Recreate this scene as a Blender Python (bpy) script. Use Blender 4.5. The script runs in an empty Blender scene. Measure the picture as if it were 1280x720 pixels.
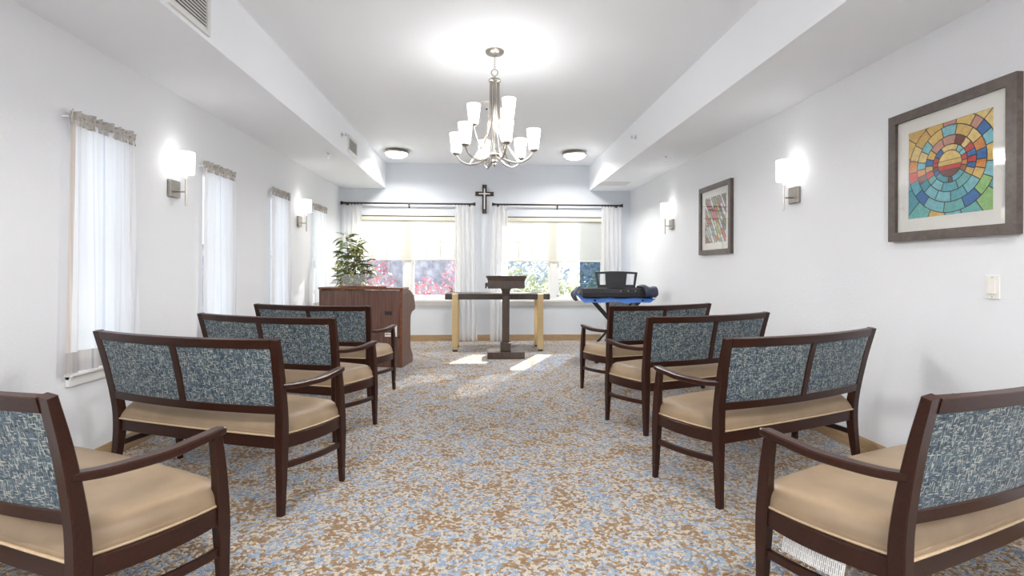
import bpy, bmesh, math, random
from mathutils import Vector, Matrix, Euler
random.seed(7)
SC = bpy.context.scene
COL = SC.collection
PI = math.pi

# ------------------------------------------------------------------ camera
TH, RO, HC = 0.05615, 0.00323, 1.2
cam_d = bpy.data.cameras.new('camera'); cam = bpy.data.objects.new('camera', cam_d); COL.objects.link(cam)
cam_d.sensor_width = 36.0; cam_d.lens = 18.0; cam_d.shift_y = -(360 - 336.5) / 1280.0
cam_d.clip_start = 0.05; cam_d.clip_end = 300
_r = Vector((math.cos(TH), -math.sin(TH), 0)); _f = Vector((math.sin(TH), math.cos(TH), 0)); _u = Vector((0, 0, 1))
_rc = _r * math.cos(RO) + _u * math.sin(RO); _uc = _u * math.cos(RO) - _r * math.sin(RO)
M4 = Matrix.Identity(4)
for i in range(3):
    M4[i][0] = _rc[i]; M4[i][1] = _uc[i]; M4[i][2] = -_f[i]
M4.translation = Vector((0, 0, HC)); cam.matrix_world = M4
SC.camera = cam

# ------------------------------------------------------------------ light of day
SKY, SUN = 1.12, 13.0
W = bpy.data.worlds.new('sky'); SC.world = W; W.use_nodes = True
bg = W.node_tree.nodes['Background']; bg.inputs[0].default_value = (0.86, 0.93, 1.0, 1); bg.inputs[1].default_value = SKY
sd = bpy.data.lights.new('sun', 'SUN'); sd.energy = SUN; sd.angle = 0.009; sd.color = (1.0, 0.965, 0.9)
sun = bpy.data.objects.new('sun', sd); COL.objects.link(sun)
sun.location = (4, 14, 6); sun.rotation_euler = Vector((0.44, 1.0, 0.515)).to_track_quat('Z', 'Y').to_euler()

SC.view_settings.view_transform = 'Standard'; SC.view_settings.look = 'None'
SC.view_settings.gamma = 1.0; SC.view_settings.use_curve_mapping = False
SC.view_settings.exposure = 0.60
SC.cycles.use_denoising = True
SC.cycles.max_bounces = 18; SC.cycles.diffuse_bounces = 14; SC.cycles.transparent_max_bounces = 16
SC.cycles.caustics_reflective = False; SC.cycles.caustics_refractive = False
SC.cycles.sample_clamp_indirect = 6.0

LAMP_CHANDELIER, LAMP_SCONCE, LAMP_FILL = 1.6, 0.28, 28.0
WARM = (1.0, 0.985, 0.965)

# ------------------------------------------------------------------ room numbers
XL, XR, XSL, XSR, YB, YR, ZS, ZC = -2.35, 2.50, -1.62, 1.79, 8.585, -3.2, 2.533, 2.956

# ------------------------------------------------------------------ helpers
class MB:
    def __init__(s): s.v = []; s.f = []; s.m = []; s.mi = 0
    def add(s, vs, fs):
        o = len(s.v); s.v += [tuple(p) for p in vs]
        for f in fs: s.f.append([o + i for i in f]); s.m.append(s.mi)
    def box(s, x0, x1, y0, y1, z0, z1):
        s.add([(x0,y0,z0),(x1,y0,z0),(x1,y1,z0),(x0,y1,z0),(x0,y0,z1),(x1,y0,z1),(x1,y1,z1),(x0,y1,z1)],
              [(0,3,2,1),(4,5,6,7),(0,1,5,4),(1,2,6,5),(2,3,7,6),(3,0,4,7)])
        return s
    def cbox(s, c, d, ch=0.004):
        """box with chamfered upright edges and rims"""
        cx, cy, cz = c; w, l, h = d[0]/2, d[1]/2, d[2]/2
        ch = min(ch, w*.45, l*.45, h*.45)
        rings = []
        for z, k in ((-h, ch), (-h+ch, 0), (h-ch, 0), (h, ch)):
            a, b = w-k, l-k; e = ch
            rings.append([(cx+x, cy+y, cz+z) for x, y in ((a-e,-b),(a,-b+e),(a,b-e),(a-e,b),(-a+e,b),(-a,b-e),(-a,-b+e),(-a+e,-b))])
        s.rings(rings, True); return s
    def rings(s, rings, cap=True, closed=True):
        n = len(rings[0]); vs = [p for r in rings for p in r]; fs = []
        for i in range(len(rings)-1):
            for j in range(n if closed else n-1):
                k = (j+1) % n
                fs.append((i*n+j, i*n+k, (i+1)*n+k, (i+1)*n+j))
        if cap:
            fs.append(tuple(reversed(range(n)))); fs.append(tuple((len(rings)-1)*n+i for i in range(n)))
        s.add(vs, fs); return s
    def sweep(s, path, sec, up=(0,0,1), ch=0.25):
        """bar of chamfered rectangular section (w across, h along up) following path; sec one or per point"""
        P = [Vector(p) for p in path]; up = Vector(up); rs = []
        if not isinstance(sec, list): sec = [sec]*len(P)
        for i, p in enumerate(P):
            t = (P[min(i+1,len(P)-1)] - P[max(i-1,0)]).normalized()
            sd_ = t.cross(up).normalized(); u2 = sd_.cross(t).normalized()
            w, h = sec[i][0]/2, sec[i][1]/2; c = ch*min(w,h)
            rs.append([p + sd_*a + u2*b for a, b in ((w-c,-h),(w,-h+c),(w,h-c),(w-c,h),(-w+c,h),(-w,h-c),(-w,-h+c),(-w+c,-h))])
        s.rings(rs, True); return s
    def tube(s, path, r, n=8, cap=True):
        P = [Vector(p) for p in path]; rs = []
        if not isinstance(r, list): r = [r]*len(P)
        t0 = (P[1]-P[0]).normalized(); ref = Vector((0,0,1)) if abs(t0.z) < .9 else Vector((1,0,0))
        for i, p in enumerate(P):
            t = (P[min(i+1,len(P)-1)] - P[max(i-1,0)]).normalized()
            a = t.cross(ref).normalized(); b = t.cross(a).normalized(); ref = a.cross(t) if abs(a.cross(t).dot(ref)) > .2 else ref
            rs.append([p + a*math.cos(2*PI*k/n)*r[i] - b*math.sin(2*PI*k/n)*r[i] for k in range(n)])
        s.rings(rs, cap); return s
    def lathe(s, prof, n=24, c=(0,0,0), cap=True):
        s.rings([[(c[0]+r*math.cos(2*PI*k/n), c[1]+r*math.sin(2*PI*k/n), c[2]+z) for k in range(n)] for r, z in prof], cap); return s
    def torus(s, c, R, r, axis='z', n=20, m=8):
        pts = []
        for i in range(n+1):
            a = 2*PI*i/n; x, y = R*math.cos(a), R*math.sin(a)
            pts.append({'z':(c[0]+x,c[1]+y,c[2]),'y':(c[0]+x,c[1],c[2]+y),'x':(c[0],c[1]+x,c[2]+y)}[axis])
        s.tube(pts, r, m, False); return s
    def prism(s, poly, x0, x1):
        """poly in (y,z) extruded along x"""
        n = len(poly)
        s.add([(x0,y,z) for y,z in poly]+[(x1,y,z) for y,z in poly],
              [tuple(range(n)), tuple(reversed(range(n,2*n)))]+[(i,i+n,(i+1)%n+n,(i+1)%n) for i in range(n)]); return s
    def grid(s, fn, nu, nv):
        s.add([fn(i/nu, j/nv) for j in range(nv+1) for i in range(nu+1)],
              [(j*(nu+1)+i, j*(nu+1)+i+1, (j+1)*(nu+1)+i+1, (j+1)*(nu+1)+i) for j in range(nv) for i in range(nu)]); return s
    def xf(s, M):
        s.v = [tuple(M @ Vector(p)) for p in s.v]; return s
    def mesh(s, name, mats, smooth=30):
        me = bpy.data.meshes.new(name); me.from_pydata(s.v, [], s.f); me.validate()
        bm = bmesh.new(); bm.from_mesh(me); bmesh.ops.recalc_face_normals(bm, faces=bm.faces); bm.to_mesh(me); bm.free()
        if not isinstance(mats, (list, tuple)): mats = [mats]
        for m in mats: me.materials.append(m)
        if len(mats) > 1:
            for p, k in zip(me.polygons, s.m): p.material_index = k
        if smooth:
            me.shade_smooth(); me.set_sharp_from_angle(angle=math.radians(smooth))
        return me
    def build(s, name, mats, parent=None, smooth=30):
        return link(name, s.mesh(name, mats, smooth), parent)

def link(name, me, parent=None):
    o = bpy.data.objects.new(name, me); COL.objects.link(o)
    if parent is not None: o.parent = parent
    return o
def tag(o, label, cat, group=None, kind=None):
    o['label'] = label; o['category'] = cat
    if group: o['group'] = group
    if kind: o['kind'] = kind
    return o
def struct(o, label, cat):
    return tag(o, label, cat, None, 'structure')
def thing(name, label, cat, loc=(0,0,0), rz=0, group=None):
    o = bpy.data.objects.new(name, None); COL.objects.link(o); o.empty_display_size = .1
    o.location = loc; o.rotation_euler = (0,0,rz); return tag(o, label, cat, group)
def copy_tree(o, parent=None):
    c = o.copy(); COL.objects.link(c); c.parent = parent
    for ch in list(o.children): copy_tree(ch, c)
    return c
def lamp(name, loc, power, radius, parent, kind='POINT', color=WARM, spread=PI):
    d = bpy.data.lights.new(name, kind); d.energy = power; d.color = color
    if kind == 'POINT': d.shadow_soft_size = radius
    else: d.shape = 'DISK'; d.size = radius*2; d.spread = spread
    o = bpy.data.objects.new(name, d); COL.objects.link(o); o.location = loc; o.parent = parent; return o
def smooth_path(pts, n=6):
    """Catmull-Rom through pts"""
    P = [Vector(p) for p in pts]; P = [2*P[0]-P[1]] + P + [2*P[-1]-P[-2]]; out = []
    for i in range(1, len(P)-2):
        for k in range(n):
            t = k/n; a,b,c,d = P[i-1],P[i],P[i+1],P[i+2]
            out.append(.5*((2*b)+(c-a)*t+(2*a-5*b+4*c-d)*t*t+(3*b-a-3*c+d)*t**3))
    out.append(P[-2]); return out

# ------------------------------------------------------------------ materials
def srgb(r, g, b):
    f = lambda c: c/12.92 if c <= .04045 else ((c+.055)/1.055)**2.4
    return (f(r/255), f(g/255), f(b/255), 1)
class NT:
    def __init__(s, name):
        s.mat = bpy.data.materials.new(name); s.mat.use_nodes = True; s.nt = s.mat.node_tree
        s.b = s.nt.nodes['Principled BSDF']; s.out = s.nt.nodes['Material Output']; s.tc = None
    def n(s, t, **k):
        x = s.nt.nodes.new(t)
        for a, v in k.items(): setattr(x, a, v)
        return x
    def l(s, a, b): s.nt.links.new(a, b)
    def obj(s):
        if not s.tc: s.tc = s.n('ShaderNodeTexCoord')
        return s.tc.outputs['Object']
    def mapping(s, scale, rot=(0,0,0)):
        m = s.n('ShaderNodeMapping'); m.inputs['Scale'].default_value = scale; m.inputs['Rotation'].default_value = rot
        s.l(s.obj(), m.inputs[0]); return m.outputs[0]
    def noise(s, scale, detail=3, vec=None, rough=.55, dist=0):
        x = s.n('ShaderNodeTexNoise'); x.inputs['Scale'].default_value = scale; x.inputs['Detail'].default_value = detail
        x.inputs['Roughness'].default_value = rough; x.inputs['Distortion'].default_value = dist
        s.l(vec if vec is not None else s.obj(), x.inputs['Vector']); return x
    def ramp(s, fac, stops, interp='LINEAR'):
        r = s.n('ShaderNodeValToRGB'); r.color_ramp.interpolation = interp
        e = r.color_ramp.elements
        while len(e) < len(stops): e.new(.5)
        for q, (p, c) in zip(e, stops): q.position = p; q.color = c
        s.l(fac, r.inputs[0]); return r.outputs[0]
    def math(s, op, a, b=None):
        m = s.n('ShaderNodeMath', operation=op)
        for i, x in enumerate((a, b)):
            if x is None: continue
            if isinstance(x, (int, float)): m.inputs[i].default_value = x
            else: s.l(x, m.inputs[i])
        return m.outputs[0]
    def mix(s, fac, a, b, blend='MIX'):
        m = s.n('ShaderNodeMix', data_type='RGBA', blend_type=blend)
        for sock, x in ((m.inputs[0], fac), (m.inputs[6], a), (m.inputs[7], b)):
            if isinstance(x, (int, float)): sock.default_value = x
            elif isinstance(x, tuple): sock.default_value = x
            else: s.l(x, sock)
        return m.outputs[2]
    def bump(s, h, strength, dist=.002):
        b = s.n('ShaderNodeBump'); b.inputs['Strength'].default_value = strength; b.inputs['Distance'].default_value = dist
        s.l(h, b.inputs['Height']); s.l(b.outputs[0], s.b.inputs['Normal'])
    def col(s, c):
        if isinstance(c, tuple): s.b.inputs['Base Color'].default_value = c
        else: s.l(c, s.b.inputs['Base Color'])
    def set(s, rough=.5, metal=0, spec=None, coat=None):
        s.b.inputs['Roughness'].default_value = rough; s.b.inputs['Metallic'].default_value = metal
        if spec is not None: s.b.inputs['Specular IOR Level'].default_value = spec
        if coat: s.b.inputs['Coat Weight'].default_value = coat; s.b.inputs['Coat Roughness'].default_value = .15
def simple(name, c, rough=.5, metal=0, nscale=30, var=.06, bump=0, spec=None):
    m = NT(name); n = m.noise(nscale, 3)
    d = tuple(x*(1-var) for x in c[:3])+(1,); e = tuple(min(1, x*(1+var)) for x in c[:3])+(1,)
    m.col(m.ramp(n.outputs['Fac'], [(.3, d), (.7, e)])); m.set(rough, metal, spec)
    if bump: m.bump(n.outputs['Fac'], bump)
    return m.mat
M = {}
# painted, lightly stippled walls
def wallmat(name, c, st=.25):
    m = NT(name); n = m.noise(95, 3); n2 = m.noise(1.3, 2)
    m.col(m.ramp(n2.outputs['Fac'], [(.2, tuple(x*.985 for x in c[:3])+(1,)), (.8, c)])); m.set(.72, 0, .3)
    m.bump(n.outputs['Fac'], st, .0025); return m.mat
M['wall'] = wallmat('wall_paint', srgb(234, 236, 239), .7)
M['wallb'] = wallmat('wall_paint_shaded', srgb(222, 227, 233), .2)  # same wall paint, greyed: the end wall's shade is put into its colour
M['ceil'] = wallmat('ceiling_paint', srgb(246, 249, 253), .1)
# carpet
m = NT('carpet')
wob = m.noise(34, 2); mp = m.n('ShaderNodeVectorMath', operation='MULTIPLY_ADD')
m.l(wob.outputs['Color'], mp.inputs[0]); mp.inputs[1].default_value = (.03, .03, 0); m.l(m.obj(), mp.inputs[2])
vo = m.n('ShaderNodeTexVoronoi'); vo.voronoi_dimensions = '2D'; vo.inputs['Scale'].default_value = 74; m.l(mp.outputs[0], vo.inputs['Vector'])
sep = m.n('ShaderNodeSeparateColor'); m.l(vo.outputs['Color'], sep.inputs[0])
big = m.noise(5.5, 4, rough=.6); med = m.noise(24, 2)
v = m.math('ADD', m.math('MULTIPLY', sep.outputs[0], .30), m.math('ADD', m.math('MULTIPLY', big.outputs['Fac'], .62), m.math('MULTIPLY', med.outputs['Fac'], .36)))
c = m.ramp(v, [(.42, srgb(138,156,182)), (.50, srgb(168,188,214)), (.575, srgb(186,200,218)), (.592, srgb(236,226,210)), (.672, srgb(228,214,192)), (.690, srgb(182,148,106)), (.80, srgb(160,120,74))], 'LINEAR')
fine = m.noise(260, 2); c2 = m.ramp(fine.outputs['Fac'], [(.34, (.34,.34,.34,1)), (.58, (1.15,1.15,1.15,1))])
m.col(m.mix(1.0, c, c2, 'MULTIPLY')); m.set(.95, 0, .1)
hh = m.math('ADD', m.math('MULTIPLY', vo.outputs['Distance'], -3.0), m.math('MULTIPLY', fine.outputs['Fac'], 1.3)); m.bump(hh, .9, .006)
m.b.inputs['Sheen Weight'].default_value = .25; m.b.inputs['Sheen Roughness'].default_value = .6
M['carpet'] = m.mat
# dark stained beech
def wood(name, a, b, c, scale=(3, 3, 26), rough=.3, axis=None, spec=.5):
    m = NT(name); vec = m.mapping(scale); n = m.noise(3.2, 5, vec, .6, .6)
    m.col(m.ramp(n.outputs['Fac'], [(.25, a), (.5, b), (.78, c)])); m.set(rough, 0, spec); m.bump(n.outputs['Fac'], .06, .001); return m.mat
M['wood'] = wood('dark_walnut_stain', srgb(42,21,15), srgb(53,28,20), srgb(64,35,25), (30, 30, 30), .28, None, .32)
M['organ'] = wood('organ_walnut', srgb(78,54,46), srgb(106,77,67), srgb(132,101,89), (26, 26, 1.0), .33)
M['organ_edge'] = wood('organ_edge_walnut', srgb(92,50,32), srgb(126,74,48), srgb(150,96,66), (2, 14, 14), .3)
M['lectern_wood'] = wood('taupe_stained_oak', srgb(62,51,45), srgb(78,65,58), srgb(94,79,70), (20, 20, 2), .24)
M['grey_wood'] = wood('grey_brown_oak', srgb(58,52,48), srgb(76,68,63), srgb(92,83,77), (20, 20, 2), .45)
M['frame_wood'] = wood('bronze_frame', srgb(70,60,56), srgb(88,77,71), srgb(104,92,85), (8, 8, 8), .38)
M['base'] = wood('tan_baseboard', srgb(150,124,92), srgb(172,144,108), srgb(186,160,124), (2, 2, 14), .5)
# upholstery fabric
def fabric(name, dark, mid, light):
    m = NT(name)
    def threads(sc):
        v_ = m.n('ShaderNodeTexVoronoi'); v_.distance = 'CHEBYCHEV'; v_.inputs['Scale'].default_value = 1.0; v_.inputs['Randomness'].default_value = .85
        m.l(m.mapping(sc), v_.inputs['Vector']); q = m.n('ShaderNodeSeparateColor'); m.l(v_.outputs['Color'], q.inputs[0]); return q
    a, b = threads((80, 20, 340)), threads((370, 20, 70))
    lo = m.noise(26, 2); hi = m.math('MAXIMUM', a.outputs[0], b.outputs[0])
    mixv = m.math('ADD', m.math('MULTIPLY', lo.outputs['Fac'], .5), m.math('MULTIPLY', m.math('ADD', a.outputs[1], b.outputs[1]), .25))
    base = m.ramp(mixv, [(.34, dark), (.66, mid)])
    fl = m.ramp(hi, [(.80, (0,0,0,1)), (.96, (.85,.85,.85,1))])
    m.col(m.mix(fl, base, light)); m.set(.92, 0, .15); m.bump(hi, .5, .002)
    m.b.inputs['Sheen Weight'].default_value = .15; return m.mat
M['fabric'] = fabric('slate_blue_tweed', srgb(48,65,78), srgb(90,108,120), srgb(186,188,178))
# tan vinyl
m = NT('tan_vinyl'); n = m.noise(6, 4); p = m.noise(260, 2)
m.col(m.ramp(n.outputs['Fac'], [(.3, srgb(144,123,99)), (.7, srgb(162,140,114))])); m.set(.42, 0, .4); m.bump(p.outputs['Fac'], .12, .001); M['vinyl'] = m.mat
M['piping'] = simple('tan_piping', srgb(196,172,140), .45)
M['nickel'] = simple('brushed_nickel', srgb(172,166,158), .3, 1.0, 60, .05)
M['bronze'] = simple('oil_rubbed_bronze', srgb(74,66,60), .4, .8, 40)
M['gold'] = simple('brushed_brass', srgb(214,190,146), .34, .7, 50, .05)
M['black'] = simple('black_plastic', srgb(38,38,41), .5, 0, 40)
M['black_gloss'] = simple('charcoal_plastic', srgb(52,53,57), .38, 0, 40)
M['white'] = simple('white_trim', srgb(240,240,238), .35, 0, 20, .015)
M['plastic'] = simple('ivory_plastic', srgb(238,236,230), .35, 0, 20, .015)
M['vent'] = simple('white_vent', srgb(226,226,224), .45, 0, 20, .02)
M['ventdark'] = simple('dark_duct', srgb(96,94,92), .8, 0, 20)
M['mat'] = simple('white_mat_board', srgb(240,238,232), .8, 0, 50, .015)
M['lead'] = simple('print_black', srgb(28,26,28), .6)
M['paper'] = simple('white_label', srgb(236,236,234), .6, 0, 60, .02)
M['navy'] = simple('navy_nylon', srgb(52,58,78), .45, 0, 18, .2, .3)
M['blue'] = simple('bright_blue_nylon', srgb(82,128,206), .5, 0, 18, .15, .3)
M['terracotta'] = simple('grey_planter', srgb(120,112,104), .7)
M['soil'] = simple('soil', srgb(62,48,38), .95, 0, 60, .3, .4)
M['stem'] = simple('brown_stem', srgb(96,76,54), .8, 0, 40, .2)
M['chrome'] = simple('chrome', srgb(210,210,210), .15, 1.0)
# emitting glass of the lamps
def glow(name, c, s):
    m = NT(name); n = m.noise(8, 1); m.col((.9, .9, .9, 1)); m.set(.4)
    m.l(m.ramp(n.outputs['Fac'], [(0, tuple(x*.97 for x in c[:3])+(1,)), (1, c)]), m.b.inputs['Emission Color']); m.b.inputs['Emission Strength'].default_value = s
    tp = m.n('ShaderNodeBsdfTransparent'); mx = m.n('ShaderNodeMixShader'); mx.inputs[0].default_value = .55
    m.l(m.b.outputs[0], mx.inputs[1]); m.l(tp.outputs[0], mx.inputs[2]); m.l(mx.outputs[0], m.out.inputs[0]); return m.mat
M['glow'] = glow('lit_opal_glass', (1.0, .965, .92, 1), 2.3)
M['glow_sconce'] = glow('lit_sconce_shade', (1.0, .965, .92, 1), 1.7)
M['glow_flush'] = glow('lit_flush_glass', (1.0, .96, .90, 1), 6)
# clear glazing
def glazing(name, tint, ior=1.5):
    m = NT(name); g = m.n('ShaderNodeBsdfGlossy'); g.inputs['Roughness'].default_value = .01
    t = m.n('ShaderNodeBsdfTransparent'); t.inputs[0].default_value = tint
    lw = m.n('ShaderNodeLayerWeight'); lw.inputs[0].default_value = .5; mx = m.n('ShaderNodeMixShader'); f0 = ((ior-1)/(ior+1))**2
    m.l(m.math('ADD', m.math('MULTIPLY', m.math('POWER', lw.outputs['Facing'], 5.0), 1-f0), f0), mx.inputs[0]); m.l(t.outputs[0], mx.inputs[1]); m.l(g.outputs[0], mx.inputs[2]); m.l(mx.outputs[0], m.out.inputs[0]); return m.mat
M['glass'] = glazing('window_glass', (.97, .985, 1, 1), 1.45)
M['pglass'] = glazing('picture_glass', (.98, .98, .98, 1), 1.6)
# translucent cloth
def cloth(name, c, transp, transl, stripes=None):
    m = NT(name); d = m.n('ShaderNodeBsdfDiffuse'); tl = m.n('ShaderNodeBsdfTranslucent'); tp = m.n('ShaderNodeBsdfTransparent')
    if stripes:
        nz = m.noise(1.0, 2, m.mapping(stripes[0]), .6); cc = m.ramp(nz.outputs['Fac'], stripes[1])
    else:
        nz = m.noise(120, 2); cc = m.ramp(nz.outputs['Fac'], [(.3, tuple(x*.95 for x in c[:3])+(1,)), (.7, c)])
    m.l(cc, d.inputs[0]); m.l(cc, tl.inputs[0]); tp.inputs[0].default_value = (1, 1, 1, 1)
    a = m.n('ShaderNodeMixShader'); a.inputs[0].default_value = transl; m.l(d.outputs[0], a.inputs[1]); m.l(tl.outputs[0], a.inputs[2])
    b = m.n('ShaderNodeMixShader'); b.inputs[0].default_value = transp; m.l(a.outputs[0], b.inputs[1]); m.l(tp.outputs[0], b.inputs[2]); m.l(b.outputs[0], m.out.inputs[0]); return m.mat
M['sheer'] = cloth('ivory_sheer', srgb(250,250,250), .10, .55)
M['shade'] = cloth('cream_solar_shade', srgb(229,227,217), .20, .12)
M['shade_hem'] = simple('cream_shade_hem', srgb(226,222,206), .7)
STR = ((1, 34, .01), [(.25, srgb(226,226,232)), (.42, srgb(252,252,254)), (.58, srgb(250,250,252)), (.70, srgb(216,219,230)), (.8, srgb(246,244,244))])
M['scloth'] = cloth('white_striped_curtain', None, .05, .58, STR)
STR2 = ((1, 30, .5), [(.3, srgb(176,172,172)), (.5, srgb(212,206,202)), (.62, srgb(164,164,172)), (.75, srgb(226,222,218))])
M['hem'] = cloth('grey_striped_hem', None, .05, .45, STR2)
M['header'] = cloth('taupe_curtain_header', None, .0, .15, ((1, 50, 50), [(.3, srgb(150,145,140)), (.5, srgb(204,199,193)), (.7, srgb(174,169,163))]))
M['tanstripe'] = cloth('tan_curtain_edge', None, .0, .45, ((1, 120, .5), [(.3, srgb(216,206,196)), (.6, srgb(238,232,226))]))
M['screen'] = glazing('bluish_insect_screen', (.33, .41, .51, 1), 1.2)
def leafmat(name, a, b, c, sc=40):
    m = NT(name); n = m.noise(sc, 2); oi = m.n('ShaderNodeObjectInfo')
    v_ = m.math('ADD', m.math('MULTIPLY', n.outputs['Fac'], .8), m.math('MULTIPLY', oi.outputs['Random'], .25))
    m.col(m.ramp(v_, [(.32, a), (.5, b), (.72, c)])); m.set(.4, 0, .5); m.b.inputs['Subsurface Weight'].default_value = 0; return m.mat
M['leaf'] = leafmat('variegated_leaf', srgb(58,78,48), srgb(112,130,74), srgb(220,214,146))
M['redleaf'] = leafmat('red_foliage', srgb(170,104,116), srgb(214,140,150), srgb(240,196,200), 3)
M['greenleaf'] = leafmat('olive_foliage', srgb(140,150,110), srgb(192,196,148), srgb(236,234,196), 3)
M['darkleaf'] = leafmat('blue_green_foliage', srgb(130,140,152), srgb(164,176,186), srgb(204,214,218), 3)
m = NT('lavender_rock'); vv = m.n('ShaderNodeTexVoronoi'); vv.inputs['Scale'].default_value = 3.2; m.l(m.obj(), vv.inputs['Vector'])
nn = m.noise(7, 4); m.col(m.mix(.6, m.ramp(nn.outputs['Fac'], [(.3, srgb(150,148,164)), (.5, srgb(196,194,208)), (.7, srgb(232,234,242))]), m.ramp(vv.outputs['Distance'], [(.0, srgb(226,226,236)), (.6, srgb(146,146,162))])))
m.set(.9); m.bump(vv.outputs['Distance'], .8, .1); M['rock'] = m.mat
m = NT('pale_ground'); nn = m.noise(2.5, 5); m.col(m.ramp(nn.outputs['Fac'], [(.3, srgb(150,146,120)), (.7, srgb(206,202,186))])); m.set(.95); M['ground'] = m.mat

# ------------------------------------------------------------------ the room
def wall_cells(mb, axis, a0, a1, us, vs, holes):
    """wall slab between a0..a1 on axis, split at us/vs, cells inside holes left open"""
    for i in range(len(us)-1):
        for j in range(len(vs)-1):
            u, v_ = (us[i]+us[i+1])/2, (vs[j]+vs[j+1])/2
            if any(h[0] < u < h[1] and h[2] < v_ < h[3] for h in holes): continue
            if axis == 'x': mb.box(a0, a1, us[i], us[i+1], vs[j], vs[j+1])
            else: mb.box(us[i], us[i+1], a0, a1, vs[j], vs[j+1])
T = .16
mb = MB(); mb.box(XL-T, XR+T, YR-T, YB+T, -.12, 0); struct(mb.build('floor', M['carpet'], smooth=0), 'patterned carpet floor in blue, tan and cream', 'floor')
mb = MB(); mb.box(XL-T, XR+T, YR-T, YB+T, ZC, ZC+.12); struct(mb.build('ceiling', M['ceil'], smooth=0), 'white painted raised ceiling tray', 'ceiling')
mb = MB(); mb.box(XL, XSL, YR, YB, ZS, ZC); struct(mb.build('ceiling_soffit', M['ceil'], smooth=0), 'dropped white soffit along the curtained window wall', 'ceiling')
mb = MB(); mb.box(XSR, XR, YR, YB, ZS, ZC); struct(mb.build('ceiling_soffit', M['ceil'], smooth=0), 'dropped white soffit along the picture wall', 'ceiling')
SIDE = [(3.06, 3.46), (4.43, 4.83), (5.80, 6.20), (7.20, 7.60)]          # windows of the left wall in view
SIDE_ALL = [(.29, .73), (1.66, 2.10)] + SIDE                             # first two are unseen, added behind the camera to bring in light
WZ0, WZ1 = .60, 2.05
mb = MB(); us = sorted([YR-T, YB+T] + [q for s_ in SIDE_ALL for q in s_])
wall_cells(mb, 'x', XL-T, XL, us, [0, WZ0, WZ1, ZC], [(a, b, WZ0, WZ1) for a, b in SIDE_ALL])
struct(mb.build('wall_left', M['wall'], smooth=0), 'white stippled wall with a row of narrow curtained windows', 'wall')
mb = MB(); mb.box(XR, XR+T, YR-T, YB+T, 0, ZC); struct(mb.build('wall_right', M['wall'], smooth=0), 'white stippled wall hung with two framed pictures', 'wall')
BW = [(-2.13, -.37), (.30, 2.09)]; BZ0, BZ1 = .69, 2.085
mb = MB(); us = sorted([XL, XR] + [q for s_ in BW for q in s_])
wall_cells(mb, 'y', YB, YB+T, us, [0, BZ0, BZ1, ZC], [(a, b, BZ0, BZ1) for a, b in BW])
struct(mb.build('wall_front', M['wallb'], smooth=0), 'end wall greyed for its shade, with two wide windows and a cross', 'wall')
mb = MB(); mb.box(XL, XR, YR-T, YR, 0, ZC); struct(mb.build('wall_rear', M['wall'], smooth=0), 'plain white wall facing the windows', 'wall')
def baseboard(name, label, x0, x1, y0, y1, nx, ny):
    mb = MB(); mb.box(x0, x1, y0, y1, 0, .094)
    mb.box(x0 + (0 if nx >= 0 else .006), x1 - (0 if nx <= 0 else .006), y0 + (0 if ny >= 0 else .006), y1, .094, .102)
    struct(mb.build(name, M['base'], smooth=0), label, 'baseboard')
baseboard('baseboard_left', 'tan baseboard under the curtained windows', XL, XL+.014, YR, YB, 1, 0)
baseboard('baseboard_right', 'tan baseboard along the picture wall', XR-.014, XR, YR, YB, -1, 0)
baseboard('baseboard_front', 'tan baseboard below the two wide windows', XL+.014, XR-.014, YB-.014, YB, 0, -1)

# wide windows of the end wall
def wide_window(k, a, b, label, screen=None):
    w = thing('window_%d' % k, label, 'window', (0, 0, 0)); w['kind'] = 'structure'
    y0, y1 = YB+.06, YB+.13; fr = .045; mid = (a+b)/2
    mb = MB()
    mb.box(a, b, y0, y1, BZ0, BZ0+fr); mb.box(a, b, y0, y1, BZ1-fr, BZ1)
    mb.box(a, a+fr, y0, y1, BZ0, BZ1); mb.box(b-fr, b, y0, y1, BZ0, BZ1)
    mb.build('frame', M['white'], w, 0)
    mb = MB(); mb.box(mid-.055, mid+.055, y0-.015, y1+.005, BZ0+fr, BZ1-fr)
    mb.build('mullion', M['white'], w, 0)
    for s0, s1 in ((a+fr, mid-.055), (mid+.055, b-fr)):
        st = .04; zb, zt = BZ0+fr, BZ1-fr
        mb = MB()
        mb.box(s0, s0+st, y0+.02, y1-.01, zb, zt); mb.box(s1-st, s1, y0+.02, y1-.01, zb, zt)
        mb.box(s0, s1, y0+.02, y1-.01, zb, zb+st*.7); mb.box(s0, s1, y0+.02, y1-.01, zt-st, zt)
        sash = mb.build('sash', M['white'], w, 0)
        mb = MB(); mb.box(s0+st, s1-st, y0+.04, y0+.046, zb+st*.7, zt-st); mb.build('pane', M['glass'], sash, 0)
        gw = s1-s0-2*st
        for q in (1/3, 2/3):
            mb = MB(); mb.box(s0+st+gw*q-.009, s0+st+gw*q+.009, y0+.03, y0+.056, 1.37, zt-st); mb.build('muntin', M['white'], sash, 0)
        for zz in (1.37, 1.69):
            mb = MB(); mb.box(s0+st, s1-st, y0+.031, y0+.055, zz-.009, zz+.009); mb.build('muntin', M['white'], sash, 0)
    mb = MB(); mb.box(a-.02, b+.02, YB-.055, YB-.001, BZ0-.03, BZ0); mb.box(a+.001, b-.001, YB-.001, YB+.06, BZ0, BZ0+.004)
    mb.build('window_sill', M['white'], w, 0)
    mb = MB(); mb.box(a, b, YB-.02, YB-.001, BZ0-.10, BZ0-.03); mb.build('apron', M['white'], w, 0)
    if screen:
        mb = MB(); mb.box(screen, b-.01, y1+.008, y1+.012, BZ0, BZ1); mb.build('insect_screen', M['screen'], w, 0)
    return w
wide_window(1, *BW[0], 'wide white window above the organ with red shrubs outside')
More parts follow.
